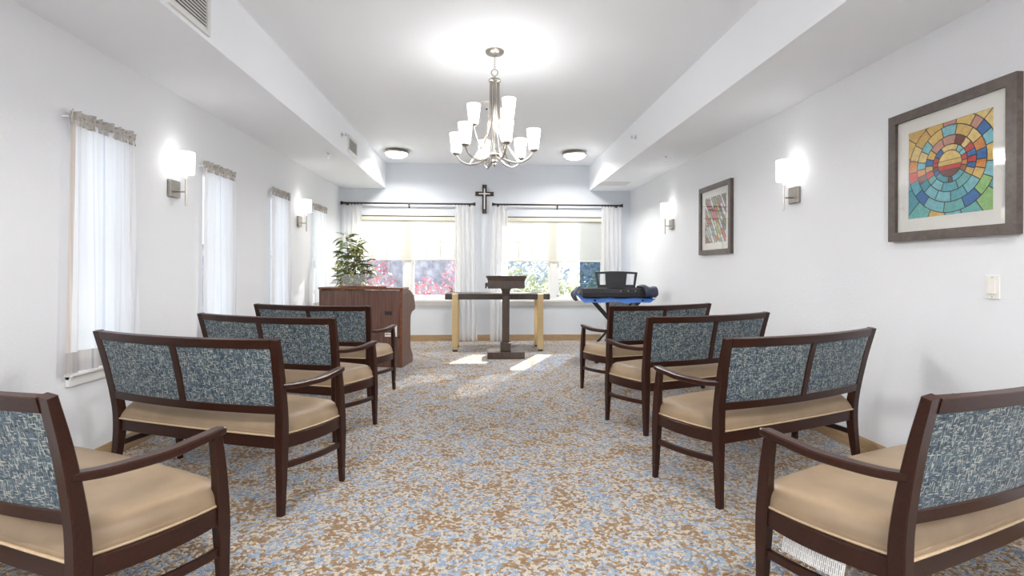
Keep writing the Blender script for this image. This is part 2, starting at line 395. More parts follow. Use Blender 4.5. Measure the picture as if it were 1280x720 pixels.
wide_window(2, *BW[1], 'wide white window behind the keyboard with green shrubs outside', 1.66)
def blind(a, b, zb, label):
    t = thing('roller_shade', label, 'window shade', ((a+b)/2, YB+.03, BZ1), 0, 'cream roller shades'); h = (b-a)/2-.012
    mb = MB(); mb.box(-h, h, -.025, .02, -.075, -.004); mb.build('cassette', M['shade_hem'], t, 0)
    mb = MB(); mb.box(-h, h, -.0265, -.0255, -.016, -.002); mb.build('head_rail', M['bronze'], t, 0)
    mb = MB(); mb.grid(lambda u, v_: (-h+2*h*u, .004+.002*math.sin(u*9), -.075 + (zb-BZ1+.075)*v_), 24, 6); mb.build('screen_cloth', M['shade'], t)
    mb = MB(); mb.box(-h, h, -.006, .014, zb-BZ1-.018, zb-BZ1+.006); mb.build('hem_bar', M['shade_hem'], t, 0)
blind(*BW[0], 1.36, 'cream roller shade half lowered over the window above the organ')
blind(*BW[1], 1.345, 'cream roller shade half lowered over the window behind the keyboard')

# narrow windows of the left wall
for k, (a, b) in enumerate(SIDE_ALL):
    nm = ['added unseen for light, behind the last settee row', 'added unseen for light, beside the last settee row', 'beside the third settee row from the organ', 'between the sconce and the second settee row', 'beside the front settee row', 'beside the organ'][k]
    w = thing('window_%d' % (k+3), 'narrow white window in the curtained wall ' + nm, 'window', (0, 0, 0)); w['kind'] = 'structure'
    x0, x1 = XL-.13, XL-.07; fr = .04; mb = MB()
    mb.box(x0, x1, a, b, WZ0, WZ0+fr); mb.box(x0, x1, a, b, WZ1-fr, WZ1); mb.box(x0, x1, a, a+fr, WZ0, WZ1); mb.box(x0, x1, b-fr, b, WZ0, WZ1); mb.box(x0+.01, x1-.005, a, b, 1.31, 1.35)
    mb.build('frame', M['white'], w, 0)
    for z0, z1 in ((WZ0+fr, 1.31), (1.35, WZ1-fr)):
        mb = MB(); mb.box(XL-.105, XL-.1, a+fr, b-fr, z0, z1); mb.build('pane', M['glass'], w, 0)
    mb = MB(); mb.sweep([(XL+.022, a-.045, WZ0-.008), (XL+.022, b+.045, WZ0-.008)], (.046, .016)); mb.box(XL-.07, XL, a+.001, b-.001, WZ0, WZ0+.004)
    mb.build('window_sill', M['white'], w, 0)
    mb = MB(); mb.box(XL, XL+.018, a-.035, b+.035, WZ0-.074, WZ0-.016); mb.box(XL, XL+.026, a-.035, b+.035, WZ0-.034, WZ0-.016); mb.build('apron', M['white'], w, 0)

# hanging curtains of the left wall
CL = ['beside the third settee row from the organ', 'beside the second settee row from the organ', 'beside the front settee row, before the sconce', 'closest to the organ']
for k, (a, b) in enumerate(SIDE):
    t = thing('side_curtain', 'white striped curtain on the narrow window ' + CL[k], 'curtain', (XL, (a+b)/2, WZ0), 0, 'narrow side window curtains')
    hw = (b-a)/2 + .055; zt = 2.035-WZ0; rnd = random.Random(k); ph = [rnd.uniform(0, 6) for _ in range(4)]
    bot = .008 if k == 0 else .012
    def fold(u, v_, amp):
        return .045 + amp*(math.sin(u*26+ph[0]+v_*.8) + .6*math.sin(u*47+ph[1]-v_*1.1) + .5*math.sin(u*11+ph[2]+v_*1.4))
    def sheet(u, v_):
        z = bot+.115 + (zt-bot-.115)*(1-v_); q = (1-v_)
        sp = hw + .05*(v_**1.3) * (1 if u > .5 else .55)
        return (fold(u, v_, .006+.008*v_), (-1+2*u)*sp, z)
    mb = MB(); mb.grid(sheet, 60, 22); mb.build('panel', M['scloth'], t)
    def hemf(u, v_):
        x, y, z = sheet(u, 1.0); return (x+.001, y, bot + .117*(1-v_))
    mb = MB(); mb.grid(hemf, 60, 3); mb.build('hem', M['hem'], t)
    mb = MB(); mb.grid(lambda u, v_: (lambda p: (p[0]+.002, p[1], p[2]))(sheet(u*.045, v_)), 4, 22)
    if k == 0: mb.build('edge_stripe', M['tanstripe'], t)
    def head(u, v_):
        z = zt - .03 + .085*v_; x = .045 + .014*math.sin(u*62+ph[3]) * (.35+abs(v_-.4)*1.6) + .006*math.sin(u*133+ph[1])
        return (x, (-1+2*u)*(hw+.012), z + .006*math.sin(u*41+ph[2])*v_)
    mb = MB(); mb.grid(head, 90, 6); mb.build('ruffled_header', M['header'], t)
    mb = MB(); mb.tube([(.03, -hw-.01, zt+.012), (.03, hw+.01, zt+.012)], .006, 8)
    for y in (-hw-.008, hw+.008): mb.tube([(.0, y, zt+.012), (.03, y, zt+.012)], .005, 6)
    mb.build('curtain_rod', M['white'], t)

# rods and sheers of the end wall
def drape_rod(x0, x1, label):
    t = thing('drapery_rod', label, 'curtain rod', ((x0+x1)/2, YB-.085, 2.275), 0, 'bronze drapery rods'); h = (x1-x0)/2
    mb = MB(); mb.tube([(-h+.04, 0, 0), (h-.04, 0, 0)], .014, 12); mb.build('rod', M['bronze'], t)
    for s in (-1, 1):
        mb = MB(); mb.lathe([(.012, 0), (.024, .004), (.026, .012), (.016, .02), (.03, .03), (.032, .044), (.012, .05)], 14)
        mb.xf(Matrix.Translation((s*(h-.05), 0, 0)) @ Matrix.Rotation(s*PI/2, 4, 'Y')); mb.build('finial', M['bronze'], t)
    for x in (-h+.1, 0, h-.1):
        mb = MB(); mb.sweep([(x, .085, -.03), (x, .012, -.024), (x, 0, -.016)], (.016, .012), (1, 0, 0)); mb.box(x-.012, x+.012, .079, .085, -.065, .01)
        mb.build('bracket', M['bronze'], t)
    return t
drape_rod(-2.33, -.13, 'long bronze rod with sheers above the organ window'); drape_rod(.14, 2.345, 'long bronze rod with sheers above the keyboard window')
def sheer(x0, x1, fl, fr_, label, seed, nring=6):
    t = thing('sheer_drape', label, 'curtain', ((x0+x1)/2, YB-.085, .0), 0, 'ivory sheer drapes'); h = (x1-x0)/2; rnd = random.Random(seed); ph = rnd.uniform(0, 6); nf = nring-1.5
    def f(u, v_):
        z = 2.235 - (2.235-.012)*v_; x = -h + 2*h*u
        x += (fl*(1-u) + fr_*u)*v_**1.2 + .012*math.sin(v_*5+u*8+ph)*v_
        am = .018 + .012*min(1, v_*2.2)
        y = am*math.sin(u*nf*2*PI+ph+.6*v_) + .004*math.sin(u*nf*4.6*PI+ph*2+v_*2)*min(1, v_*3)
        return (x, y, z)
    mb = MB(); mb.grid(f, 84, 26); mb.build('panel', M['sheer'], t)
    for i in range(nring+1):
        x = -h+.01 + (2*h-.02)*i/nring
        mb = MB(); mb.torus((x, 0, 2.268), .022, .0035, 'x', 14, 6); mb.build('ring', M['bronze'], t)
    for i in range(nring):
        x = -h+.03 + (2*h-.04)*(i+.5)/nring
        mb = MB(); mb.grid(lambda u, v_: (x+(-.5+u)*.026*(1-.55*v_), f((x+h)/(2*h), .02)[1]-.016+.012*(2*u-1)**2, 2.232-.10*v_), 4, 4); mb.build('pinch_pleat', M['sheer'], t)
sheer(-2.315, -1.985, 0, 0, 'ivory sheer drape behind the leafy plant', 1)
sheer(-.47, -.14, -.0, .05, 'ivory sheer drape beside the cross, on the organ window', 2)
sheer(.15, .405, -.035, .0, 'ivory sheer drape beside the cross, behind the lectern', 3, 5)
sheer(1.985, 2.305, 0, .03, 'ivory sheer drape behind the keyboard music rest', 4)

# ------------------------------------------------------------------ settees
BULGE = .05
def post_y(z):
    pts = [(0, .0), (.2, .020), (.36, .028), (.5, .016), (.7, -.022), (.865, -.064), (.9, -.073)]
    for (a, ya), (b, yb) in zip(pts, pts[1:]):
        if z <= b: return ya + (yb-ya)*(z-a)/(b-a)
    return pts[-1][1]
def post_x(z):
    pts = [(0, .557), (.2, .543), (.36, .537), (.5, .545), (.7, .560), (.865, .572), (.9, .574)]
    for (a, xa), (b, xb) in zip(pts, pts[1:]):
        if z <= b: return xa + (xb-xa)*(z-a)/(b-a)
    return pts[-1][1]
def make_seat(hw, label, name='settee', cat='settee', arms=True, halves=2):
    """hw: outer half width at the crest"""
    t = thing(name, label, cat); k = hw-.597                     # k shifts the ends of a narrower chair
    bl = lambda x, z: post_y(z) - BULGE*(hw/.597)**2*(1-(x/(hw-.03))**2)*min(1, max(0, (z-.3)/.2))
    wd = M['wood']
    for s in (-1, 1):
        pp = smooth_path([(s*(post_x(z)+k), post_y(z), z) for z in (0, .2, .36, .5, .7, .865)], 5)
        sec = [(.032 + .018*min(1, p.z/.34), .030+.018*min(1, p.z/.34) - .022*max(0, (p.z-.4)/.465)) for p in pp]
        mb = MB(); mb.sweep(pp, sec, (0, 1, 0), .18); mb.build('back_post', wd, t)
        # front leg, tapered, with a turned ring near the foot
        fp = smooth_path([(s*(.592+k), .442, 0), (s*(.591+k), .438, .08), (s*(.590+k), .430, .34), (s*(.592+k), .420, .50), (s*(.594+k), .404, .622)], 5) if arms else \
             [Vector((s*(.575+k), .43, z)) for z in (0, .1, .2, .36)]
        sec = [((.026+.016*min(1, p.z/.3)) * (1-.30*max(0, (p.z-.36)/.27)), (.026+.020*min(1, p.z/.3)) * (1-.25*max(0, (p.z-.36)/.27))) for p in fp]
        mb = MB(); mb.sweep(fp, sec, (0, 1, 0), .2); lg = mb.build('front_leg', wd, t)
        mb = MB(); cx, cy = s*((.591 if arms else .575)+k), (.438 if arms else .43)
        mb.cbox((cx, cy, .078), (.036, .037, .007), .002); mb.build('foot_ring', wd, lg)
        # side rail and stretcher bow outwards
        x0, x1 = s*(.540+k), s*((.588 if arms else .572)+k); bow = s*.028
        rail = [(x0+(x1-x0)*q+bow*4*q*(1-q), .055+(.415-.055)*q, .343) for q in [i/8 for i in range(9)]]
        mb = MB(); mb.sweep(rail, (.024, .062), (0, 0, 1), .15); mb.build('seat_rail', wd, t)
        st = [(s*(.543+k)+(s*(.588+k)-s*(.543+k))*q+bow*.9*4*q*(1-q), .022+(.43-.022)*q, .232-.018*q) for q in [i/8 for i in range(9)]]
        mb = MB(); mb.sweep(st, (.018, .030), (0, 0, 1), .25); mb.build('stretcher', wd, t)
        if arms:
            ap = smooth_path([(s*(.562+k), -.008, .630), (s*(.578+k), .08, .620), (s*(.600+k), .23, .619), (s*(.602+k), .33, .628), (s*(.598+k), .412, .636), (s*(.596+k), .425, .637)], 5)
            n = len(ap)
            sec = [(.034+.012*math.sin(PI*min(1, .15+.75*i/(n-1))) - (.006 if i == n-1 else 0), .030-.006*abs(2*i/(n-1)-1) - (.006 if i == n-1 else 0)) for i in range(n)]
            mb = MB(); mb.sweep(ap, sec, (0, 0, 1), .35); mb.build('arm', wd, t)
    fx = (.585 if arms else .575)+k
    fr_ = [(-fx+2*fx*q, .425+.04*4*q*(1-q), .343) for q in [i/12 for i in range(13)]]
    mb = MB(); mb.sweep(fr_, (.024, .062), (0, 0, 1), .15); mb.build('seat_rail', wd, t)
    bx = .537+k
    mb = MB(); mb.sweep([(-bx, .030, .343), (-bx*.5, .018, .343), (0, .014, .343), (bx*.5, .018, .343), (bx, .030, .343)], (.024, .062), (0, 0, 1), .15); mb.build('seat_rail', wd, t)
    # back: crest, lower rail, dividers and upholstered panels
    ix = hw-.05
    xs = [-ix+2*ix*i/16 for i in range(17)]
    mb = MB(); mb.sweep([(x, bl(x, .843), .842 - .004*(1-(x/ix)**2)) for x in xs], (.025, .046), (0, -.25, 1), .2); mb.build('crest_rail', wd, t)
    mb = MB(); mb.sweep([(x*.955, bl(x*.955, .51), .511) for x in xs], (.027, .042), (0, -.12, 1), .2); mb.build('lower_rail', wd, t)
    edges = [-ix] + [0]*(halves-1) + [ix]
    if halves == 2:
        mb = MB(); mb.sweep([(0, bl(0, z), z) for z in (.528, .62, .72, .824)], (.041, .028), (0, 1, 0), .2); mb.build('divider', wd, t)
    for i in range(halves):
        a = edges[i] + (.018 if i else -.002); b = edges[i+1] - (.018 if i < halves-1 else -.002)
        def shell(side):
            def f(u, v_):
                z = .529 + (.822-.529)*v_; tp_ = 1-.048*(.843-z)/.33; x = (a+(b-a)*u)*(1 if halves == 1 else tp_)
                e = min(min(u, 1-u)*(b-a), min(v_, 1-v_)*.293); puff = (.010 if side > 0 else .003)*math.sqrt(max(0, 1-(1-min(1, e/.03))**2))
                return (x, bl(x, z) + side*(.0075+puff), z)
            return f
        mb = MB(); mb.grid(shell(1), 20, 14); mb.grid(shell(-1), 20, 14)
        n1 = 21*15; per = [j for j in range(21)] + [20+21*j for j in range(1, 15)] + [14*21+j for j in range(19, -1, -1)] + [21*j for j in range(13, 0, -1)]
        for q in range(len(per)): mb.f.append([per[q], per[(q+1) % len(per)], n1+per[(q+1) % len(per)], n1+per[q]]); mb.m.append(0)
        mb.build('back_panel', M['fabric'], t, 45)
    # seat cushion
    def outl(u, v_):
        yb_ = .004 + .012*(2*u-1)**2; yf = .462 + .038*(1-(2*u-1)**2)
        y = yb_ + (yf-yb_)*v_
        e = (.520 + .072*math.sin(PI*min(1, max(0, (v_-.02))*.62+.02)) + .0*v_) + k
        cham = .03*max(0, (v_-.88)/.12); e -= cham
        e += -.010*max(0, (.16-v_)/.16)
        return ((-1+2*u)*e, y)
    mb = MB()
    def top(u, v_):
        x, y = outl(u, v_); L = 2*(.56+k)
        du = min(u, 1-u)*L; dv = min(v_, 1-v_)*.45
        g = lambda d_, r_: math.sqrt(max(0, 1-(1-min(1, d_/r_))**2))
        h = min(1, (g(du, .075)*g(dv, .065)))
        return (x, y, .374 + .022 + (.066)*h + .012*math.sin(PI*u)*math.sin(PI*v_))
    def warp(n):  # denser near the rim
        return [.5-.5*math.cos(PI*i/n) for i in range(n+1)]
    U, V = warp(44), warp(26)
    mb.add([top(u, v_) for v_ in V for u in U], [(j*45+i, j*45+i+1, (j+1)*45+i+1, (j+1)*45+i) for j in range(26) for i in range(44)])
    ring = [(u, 0) for u in U] + [(1, v_) for v_ in V[1:]] + [(u, 1) for u in reversed(U[:-1])] + [(0, v_) for v_ in reversed(V[1:-1])]
    R = [outl(*p) for p in ring]; n = len(R)
    cxy = (0, .25)
    mb.add([(x, y, .396) for x, y in R] + [(x*1.006, cxy[1]+(y-cxy[1])*1.02, .384) for x, y in R] + [(x, y, .374) for x, y in R],
           [(i, (i+1) % n, n+(i+1) % n, n+i) for i in range(n)] + [(n+i, n+(i+1) % n, 2*n+(i+1) % n, 2*n+i) for i in range(n)] + [tuple(range(2*n, 3*n))])
    cu = mb.build('cushion', M['vinyl'], t, 50)
    mb = MB(); mb.tube([(x*1.008, cxy[1]+(y-cxy[1])*1.028, .379) for x, y in R[::2]] + [(R[0][0]*1.008, cxy[1]+(R[0][1]-cxy[1])*1.028, .379)], .0048, 6, False); mb.build('piping', M['piping'], cu)
    return t
SPOTS = [((-1.629, 1.702), -24.8, 'beside the curtained wall, in the fourth row back from the organ'),
         ((-1.500, 2.730), -19.8, 'beside the curtained wall, in the third row back from the organ'),
         ((-1.538, 3.795), -20.2, 'beside the curtained wall, in the second row back from the organ'),
         ((-1.568, 4.876), -15.1, 'beside the curtained wall, in the front row just behind the organ'),
         ((1.695, 1.562), 21.6, 'with a printed tag hanging under its tan seat, by the light switch'),
         ((1.710, 2.716), 21.4, 'beside the picture wall, in the third row back from the keyboard'),
         ((1.700, 3.827), 20.1, 'beside the picture wall, in the second row back from the keyboard'),
         ((1.701, 4.895), 18.8, 'beside the picture wall, in the front row just behind the keyboard')]
proto = make_seat(.597, '')
settees = []
for i, ((x, y), a, lb) in enumerate(SPOTS):
    o = proto if i == 0 else copy_tree(proto)
    o.location = (x, y, 0); o.rotation_euler = (0, 0, math.radians(a))
    tag(o, 'dark wood settee ' + lb, 'settee', 'settees in two angled files'); settees.append(o)
# printed tag below the seat of one settee
m = NT('printed_tag'); br = m.n('ShaderNodeTexBrick'); br.inputs['Scale'].default_value = 1; br.inputs['Color1'].default_value = srgb(120,120,122); br.inputs['Color2'].default_value = srgb(176,176,176); br.inputs['Mortar'].default_value = srgb(222,222,220)
br.inputs['Brick Width'].default_value = .034; br.inputs['Row Height'].default_value = .0056; br.inputs['Mortar Size'].default_value = .0014
mp_ = m.mapping((1, 1, 1), (0, 0, 0)); sx = m.n('ShaderNodeSeparateXYZ'); m.l(mp_, sx.inputs[0]); cb = m.n('ShaderNodeCombineXYZ'); m.l(sx.outputs[1], cb.inputs[1]); m.l(sx.outputs[2], cb.inputs[0]); m.l(cb.outputs[0], br.inputs['Vector'])
m.col(br.outputs['Color']); m.set(.7); M['tagprint'] = m.mat
mb = MB(); mb.grid(lambda u, v_: (-.586-.012*math.sin(u*2.2)-.012*v_, .15+.20*u, .315-.052*v_), 8, 3)
mb.grid(lambda u, v_: (-.585-.012*math.sin(u*2.2)-.012*v_, .15+.20*u, .315-.052*v_), 8, 3)
lt = mb.build('care_tag', M['tagprint'], settees[4]); lt['label'] = 'white printed care tag'
# the player's chair
pc = make_seat(.26, '', 'side_chair', 'chair', False, 1)
pc.location = (2.12, 7.72, 0); pc.rotation_euler = (0, 0, math.radians(176)); tag(pc, 'single dark wood chair with tweed back behind the keyboard', 'chair')

# ------------------------------------------------------------------ chandelier
def chandelier(x, y, label):
    t = thing('chandelier', label, 'chandelier', (x, y, ZC))
    nk = M['nickel']; Z = lambda z: z-ZC
    mb = MB(); mb.lathe([(.076, 0), (.076, -.012), (.068, -.022), (.05, -.03), (.018, -.034), (.012, -.046)], 28); mb.build('canopy', nk, t)
    mb = MB(); zt, zb = -.046, Z(2.815)
    nl = 6; pitch = (zt-zb)/nl
    for i in range(nl):
        zc_ = zt - pitch*(i+.5); pts = []
        for q in range(13):
            a = 2*PI*q/12; r_, hh_ = .0075, pitch*.66
            pts.append((r_*math.cos(a), 0, zc_+hh_*math.sin(a)) if i % 2 else (0, r_*math.cos(a), zc_+hh_*math.sin(a)))
        mb.tube(pts, .0022, 6, False)
    mb.build('chain', nk, t)
    mb = MB(); mb.torus((0, 0, Z(2.783)), .026, .0045, 'y', 20, 8); mb.build('loop', nk, t)
    mb = MB(); mb.lathe([(.008, Z(2.758)), (.012, Z(2.745)), (.044, Z(2.732)), (.05, Z(2.722)), (.05, Z(2.712)), (.03, Z(2.700))], 24); mb.build('top_cap', nk, t)
    mb = MB(); mb.tube([(0, 0, Z(2.71)), (0, 0, Z(2.10))], .009, 10); mb.build('stem', nk, t)
    mb = MB(); mb.lathe([(.012, Z(2.150)), (.045, Z(2.140)), (.05, Z(2.130)), (.05, Z(2.118)), (.03, Z(2.108)), (.02, Z(2.085)), (.022, Z(2.068)), (.01, Z(2.052)), (.013, Z(2.043)), (.003, Z(2.022))], 20); mb.build('bottom_hub', nk, t)
    def pol(a, r, z): return (r*math.cos(a), r*math.sin(a), Z(z))
    def shade(a, r, z, power):
        c = pol(a, r, z); parent = t
        mb = MB(); mb.lathe([(.008, -.012), (.022, -.004), (.032, .004), (.033, .012), (.012, .014)], 18, c); cup = mb.build('holder', nk, t)
        mb = MB(); mb.lathe([(.030, .010), (.036, .014), (.043, .06), (.056, .168), (.054, .168), (.041, .06), (.033, .018), (.01, .016)], 24, c, False); mb.build('shade', M['glow'], t)
        lamp('bulb_light', (c[0], c[1], c[2]+.085), power, .035, t)
        lamp('bulb_light', (c[0], c[1], c[2]+.055), power*10.0, .03, t, 'AREA')
    for i in range(6):
        a = math.radians(-75 + 60*i)
        mb = MB(); mb.tube(smooth_path([pol(a, .035, 2.116), pol(a, .07, 2.088), pol(a, .14, 2.058), (pol(a, .21, 2.052)), pol(a, .275, 2.078), pol(a, .31, 2.115), pol(a, .32, 2.135)], 5), .0075, 8); mb.build('arm', nk, t)
        shade(a, .32, 2.140, LAMP_CHANDELIER)
        mb = MB(); mb.sweep(smooth_path([pol(a, .034, 2.715), pol(a, .036, 2.55), pol(a, .042, 2.42), pol(a, .064, 2.30), pol(a, .105, 2.20), pol(a, .155, 2.12), pol(a, .20, 2.06)], 5), (.014, .008), (-math.sin(a), math.cos(a), 0), .4); mb.build('column_rod', nk, t)
    for d in (170, 310, 50):
        a = math.radians(d)
        mb = MB(); mb.tube(smooth_path([pol(a, .03, 2.125), pol(a, .07, 2.135), pol(a, .115, 2.18), pol(a, .15, 2.26), pol(a, .168, 2.335), pol(a, .17, 2.36)], 5), .006, 8); mb.build('arm', nk, t)
        shade(a, .17, 2.365, LAMP_CHANDELIER*.35)
    return t
chandelier(.087, 4.127, 'nine-light brushed nickel chandelier with frosted cup shades over the aisle')

# ------------------------------------------------------------------ wall sconces
def sconce(side, y, label):
    x = XL if side < 0 else XR; s = -side                     # s: into the room
    t = thing('wall_sconce', label, 'wall lamp', (x, y, 1.80), 0, 'nickel wall sconces')
    mb = MB(); mb.cbox((s*.013, 0, 0), (.026, .128, .13), .004); mb.build('wall_plate', M['nickel'], t)
    mb = MB(); mb.tube([(s*.026, 0, -.022), (s*.1, 0, -.022)], .006, 8); mb.build('cross_arm', M['nickel'], t)
    mb = MB(); mb.tube([(s*.1, 0, -.128), (s*.1, 0, .078)], .0065, 8); mb.build('upright_rod', M['nickel'], t)
    mb = MB(); mb.lathe([(.008, .07), (.011, .074), (.011, .108), (.02, .112)], 12, (s*.1, 0, 0)); mb.build('socket', M['plastic'], t)
    mb = MB(); mb.lathe([(.02, .110), (.054, .111), (.058, .118), (.061, .275), (.059, .278), (.056, .272), (.053, .12), (.02, .114)], 28, (s*.1, 0, 0), False); mb.build('shade', M['glow_sconce'], t)
    lamp('bulb_light', (s*.1, 0, .195), LAMP_SCONCE, .035, t)
sconce(-1, 4.01, 'nickel sconce with white shade on the curtained wall, between the settee rows')
sconce(-1, 6.66, 'nickel sconce with white shade on the curtained wall, by the organ')
sconce(1, 3.97, 'nickel sconce with white shade between the two framed pictures')
sconce(1, 6.645, 'nickel sconce with white shade on the picture wall, above the keyboard')

# ------------------------------------------------------------------ flush ceiling lights
def flush(x, y, label, power=LAMP_FILL):
    t = thing('ceiling_light', label, 'ceiling light', (x, y, ZC), 0, 'flush ceiling lights')
    mb = MB(); mb.lathe([(.145, 0), (.172, -.012), (.182, -.034), (.172, -.05), (.15, -.046), (.145, -.03)], 32); mb.build('rim', M['nickel'], t)
    mb = MB(); mb.lathe([(.166, -.044), (.155, -.066), (.125, -.09), (.08, -.106), (.03, -.113), (.008, -.114)], 32); mb.build('glass_bowl', M['glow_flush'], t)
    mb = MB(); mb.lathe([(.008, -.112), (.012, -.118), (.004, -.124)], 10); mb.build('finial', M['nickel'], t)
    lamp('bulb_light', (0, 0, -.135), power, .15, t, 'AREA', WARM, PI if y < 5 else 2.8)
flush(-1.29, 7.68, 'flush frosted ceiling light with nickel rim, nearer the organ', 21.0); flush(1.36, 7.60, 'flush frosted ceiling light with nickel rim, nearer the keyboard', 21.0)
flush(-1.29, .6, 'unseen flush ceiling light added as fill above the curtained side rear seats'); flush(1.36, .6, 'unseen flush ceiling light added as fill above the picture side rear seats')  # invented pair out of view, added to fill the near half with light
flush(-1.29, -1.6, 'unseen flush ceiling light added as fill near the plain rear wall, curtained side'); flush(1.36, -1.6, 'unseen flush ceiling light added as fill near the plain rear wall, picture side')  # second invented pair, more fill from behind the camera

# ------------------------------------------------------------------ vents, sprinklers, detector
def grille(t, w, h, n, vert=False):
    """register in local x (width) and z, facing -y"""
    mb = MB(); mb.box(-w/2+.02, w/2-.02, -.001, .004, -h/2+.02, h/2-.02); mb.build('duct_back', M['ventdark'], t, 0)
    mb = MB(); b = .028
    for x0, x1, z0, z1 in ((-w/2, w/2, -h/2, -h/2+b), (-w/2, w/2, h/2-b, h/2), (-w/2, -w/2+b, -h/2+b, h/2-b), (w/2-b, w/2, -h/2+b, h/2-b)):
        mb.box(x0, x1, -.012, .004, z0, z1)
    mb.build('vent_frame', M['vent'], t, 0)
    me = None
    for i in range(n):
        z = -h/2+b + (h-2*b)*(i+.5)/n; d = (h-2*b)/n*.42
        if me is None:
            q = MB(); q.add([(-w/2+b, -.009, -d), (w/2-b, -.009, -d), (w/2-b, -.002, d), (-w/2+b, -.002, d), (-w/2+b, -.007, -d), (w/2-b, -.007, -d), (w/2-b, .0, d), (-w/2+b, .0, d)], [(0,1,2,3), (4,7,6,5), (0,4,5,1), (2,6,7,3), (0,3,7,4), (1,5,6,2)]); me = q.mesh('louver', M['vent'], 0)
        o = link('louver', me, t); o.location = (0, 0, z)
t = thing('air_vent', 'large white louvred air vent on the soffit side above the settees', 'air vent', (XSL+.004, 2.905, 2.722), PI/2, 'air vents'); grille(t, .40, .33, 14)
t = thing('air_vent', 'small white louvred air vent on the soffit side towards the end wall', 'air vent', (XSL+.004, 6.41, 2.705), PI/2, 'air vents'); grille(t, .42, .20, 9)
t = thing('air_vent', 'white slotted vent under the soffit above the keyboard', 'air vent', (2.0, 7.82, ZS), 0, 'air vents')
for i in range(4):
    mb = MB(); x = -.165+.11*i
    for k_ in range(5): mb.add([(x-.045, -.12+.05*k_, -.004), (x+.045, -.12+.05*k_, -.004), (x+.045, -.09+.05*k_, -.010), (x-.045, -.09+.05*k_, -.010), (x-.045, -.12+.05*k_, 0), (x+.045, -.12+.05*k_, 0), (x+.045, -.09+.05*k_, -.003), (x-.045, -.09+.05*k_, -.003)], [(0,1,2,3), (4,7,6,5), (0,4,5,1), (1,5,6,2), (2,6,7,3), (3,7,4,0)])
    mb.build('slot_bank', M['vent'], t, 0)
mb = MB(); mb.box(-.20, .20, -.14, .14, -.0025, 0); mb.build('vent_plate', M['ventdark'], t, 0)
mb = MB()
for x0, x1, y0, y1 in ((-.23, .23, -.165, -.135), (-.23, .23, .135, .165), (-.23, -.215, -.135, .135), (.215, .23, -.135, .135), (-.118, -.102, -.135, .135), (-.008, .008, -.135, .135), (.102, .118, -.135, .135)): mb.box(x0, x1, y0, y1, -.009, 0)
mb.build('vent_frame', M['vent'], t, 0)
def sprinkler(loc, rot, label):
    t = thing('sprinkler_head', label, 'sprinkler', loc, 0, 'fire sprinklers'); t.rotation_euler = rot
    mb = MB(); mb.lathe([(.03, 0), (.03, -.004), (.012, -.008), (.009, -.02)], 16); mb.build('escutcheon', M['chrome'], t)
    mb = MB(); mb.tube([(-.009, 0, -.02), (-.013, 0, -.035), (0, 0, -.05)], .0028, 6); mb.tube([(.009, 0, -.02), (.013, 0, -.035), (0, 0, -.05)], .0028, 6); mb.build('yoke', M['chrome'], t)
    mb = MB(); mb.lathe([(.004, -.048), (.018, -.050), (.018, -.053), (.003, -.055)], 14); mb.build('deflector', M['chrome'], t)
sprinkler((XSL, 5.95, 2.733), (0, -PI/2, 0), 'small chrome sprinkler on the soffit side near the small vent'); sprinkler((-1.80, 6.03, ZS), (0, 0, 0), 'small chrome sprinkler under the soffit by the curtained wall')
sprinkler((XSR, 5.94, 2.76), (0, PI/2, 0), 'small chrome sprinkler on the soffit side by the picture wall'); sprinkler((2.148, 5.93, ZS), (0, 0, 0), 'small chrome sprinkler under the soffit by the picture wall')
t = thing('smoke_detector', 'small white cone smoke detector on the ceiling behind the chandelier', 'smoke detector', (.03, 5.42, ZC))
mb = MB(); mb.lathe([(.07, 0), (.07, -.012), (.055, -.03), (.024, -.056), (.012, -.06)], 24); mb.build('body', M['plastic'], t)
mb = MB(); mb.lathe([(.012, -.059), (.010, -.068), (.004, -.072)], 12); mb.build('sensor', M['black'], t)

# ------------------------------------------------------------------ framed pictures
def clip_poly(P, x0, x1, y0, y1):
    def cut(P, f, val, ax, sg):
        out = []
        for i in range(len(P)):
            a, b = P[i], P[(i+1) % len(P)]; ia, ib = sg*(a[ax]-val) >= 0, sg*(b[ax]-val) >= 0
            if ia: out.append(a)
            if ia != ib:
                q = (val-a[ax])/(b[ax]-a[ax]); out.append((a[0]+(b[0]-a[0])*q, a[1]+(b[1]-a[1])*q))
        return out
    for ax, val, sg in ((0, x0, 1), (0, x1, -1), (1, y0, 1), (1, y1, -1)):
        if len(P) < 3: return []
        P = cut(P, None, val, ax, sg)
    return P
def artmat(name):
    m = NT(name); at = m.n('ShaderNodeAttribute'); at.attribute_name = 'ink'; n = m.noise(55, 4)
    sh = m.ramp(n.outputs['Fac'], [(.3, (.78,.78,.78,1)), (.7, (1.12,1.12,1.12,1))]); m.col(m.mix(1.0, at.outputs['Color'], sh, 'MULTIPLY')); m.set(.6); return m.mat
M['art'] = artmat('printed_art')
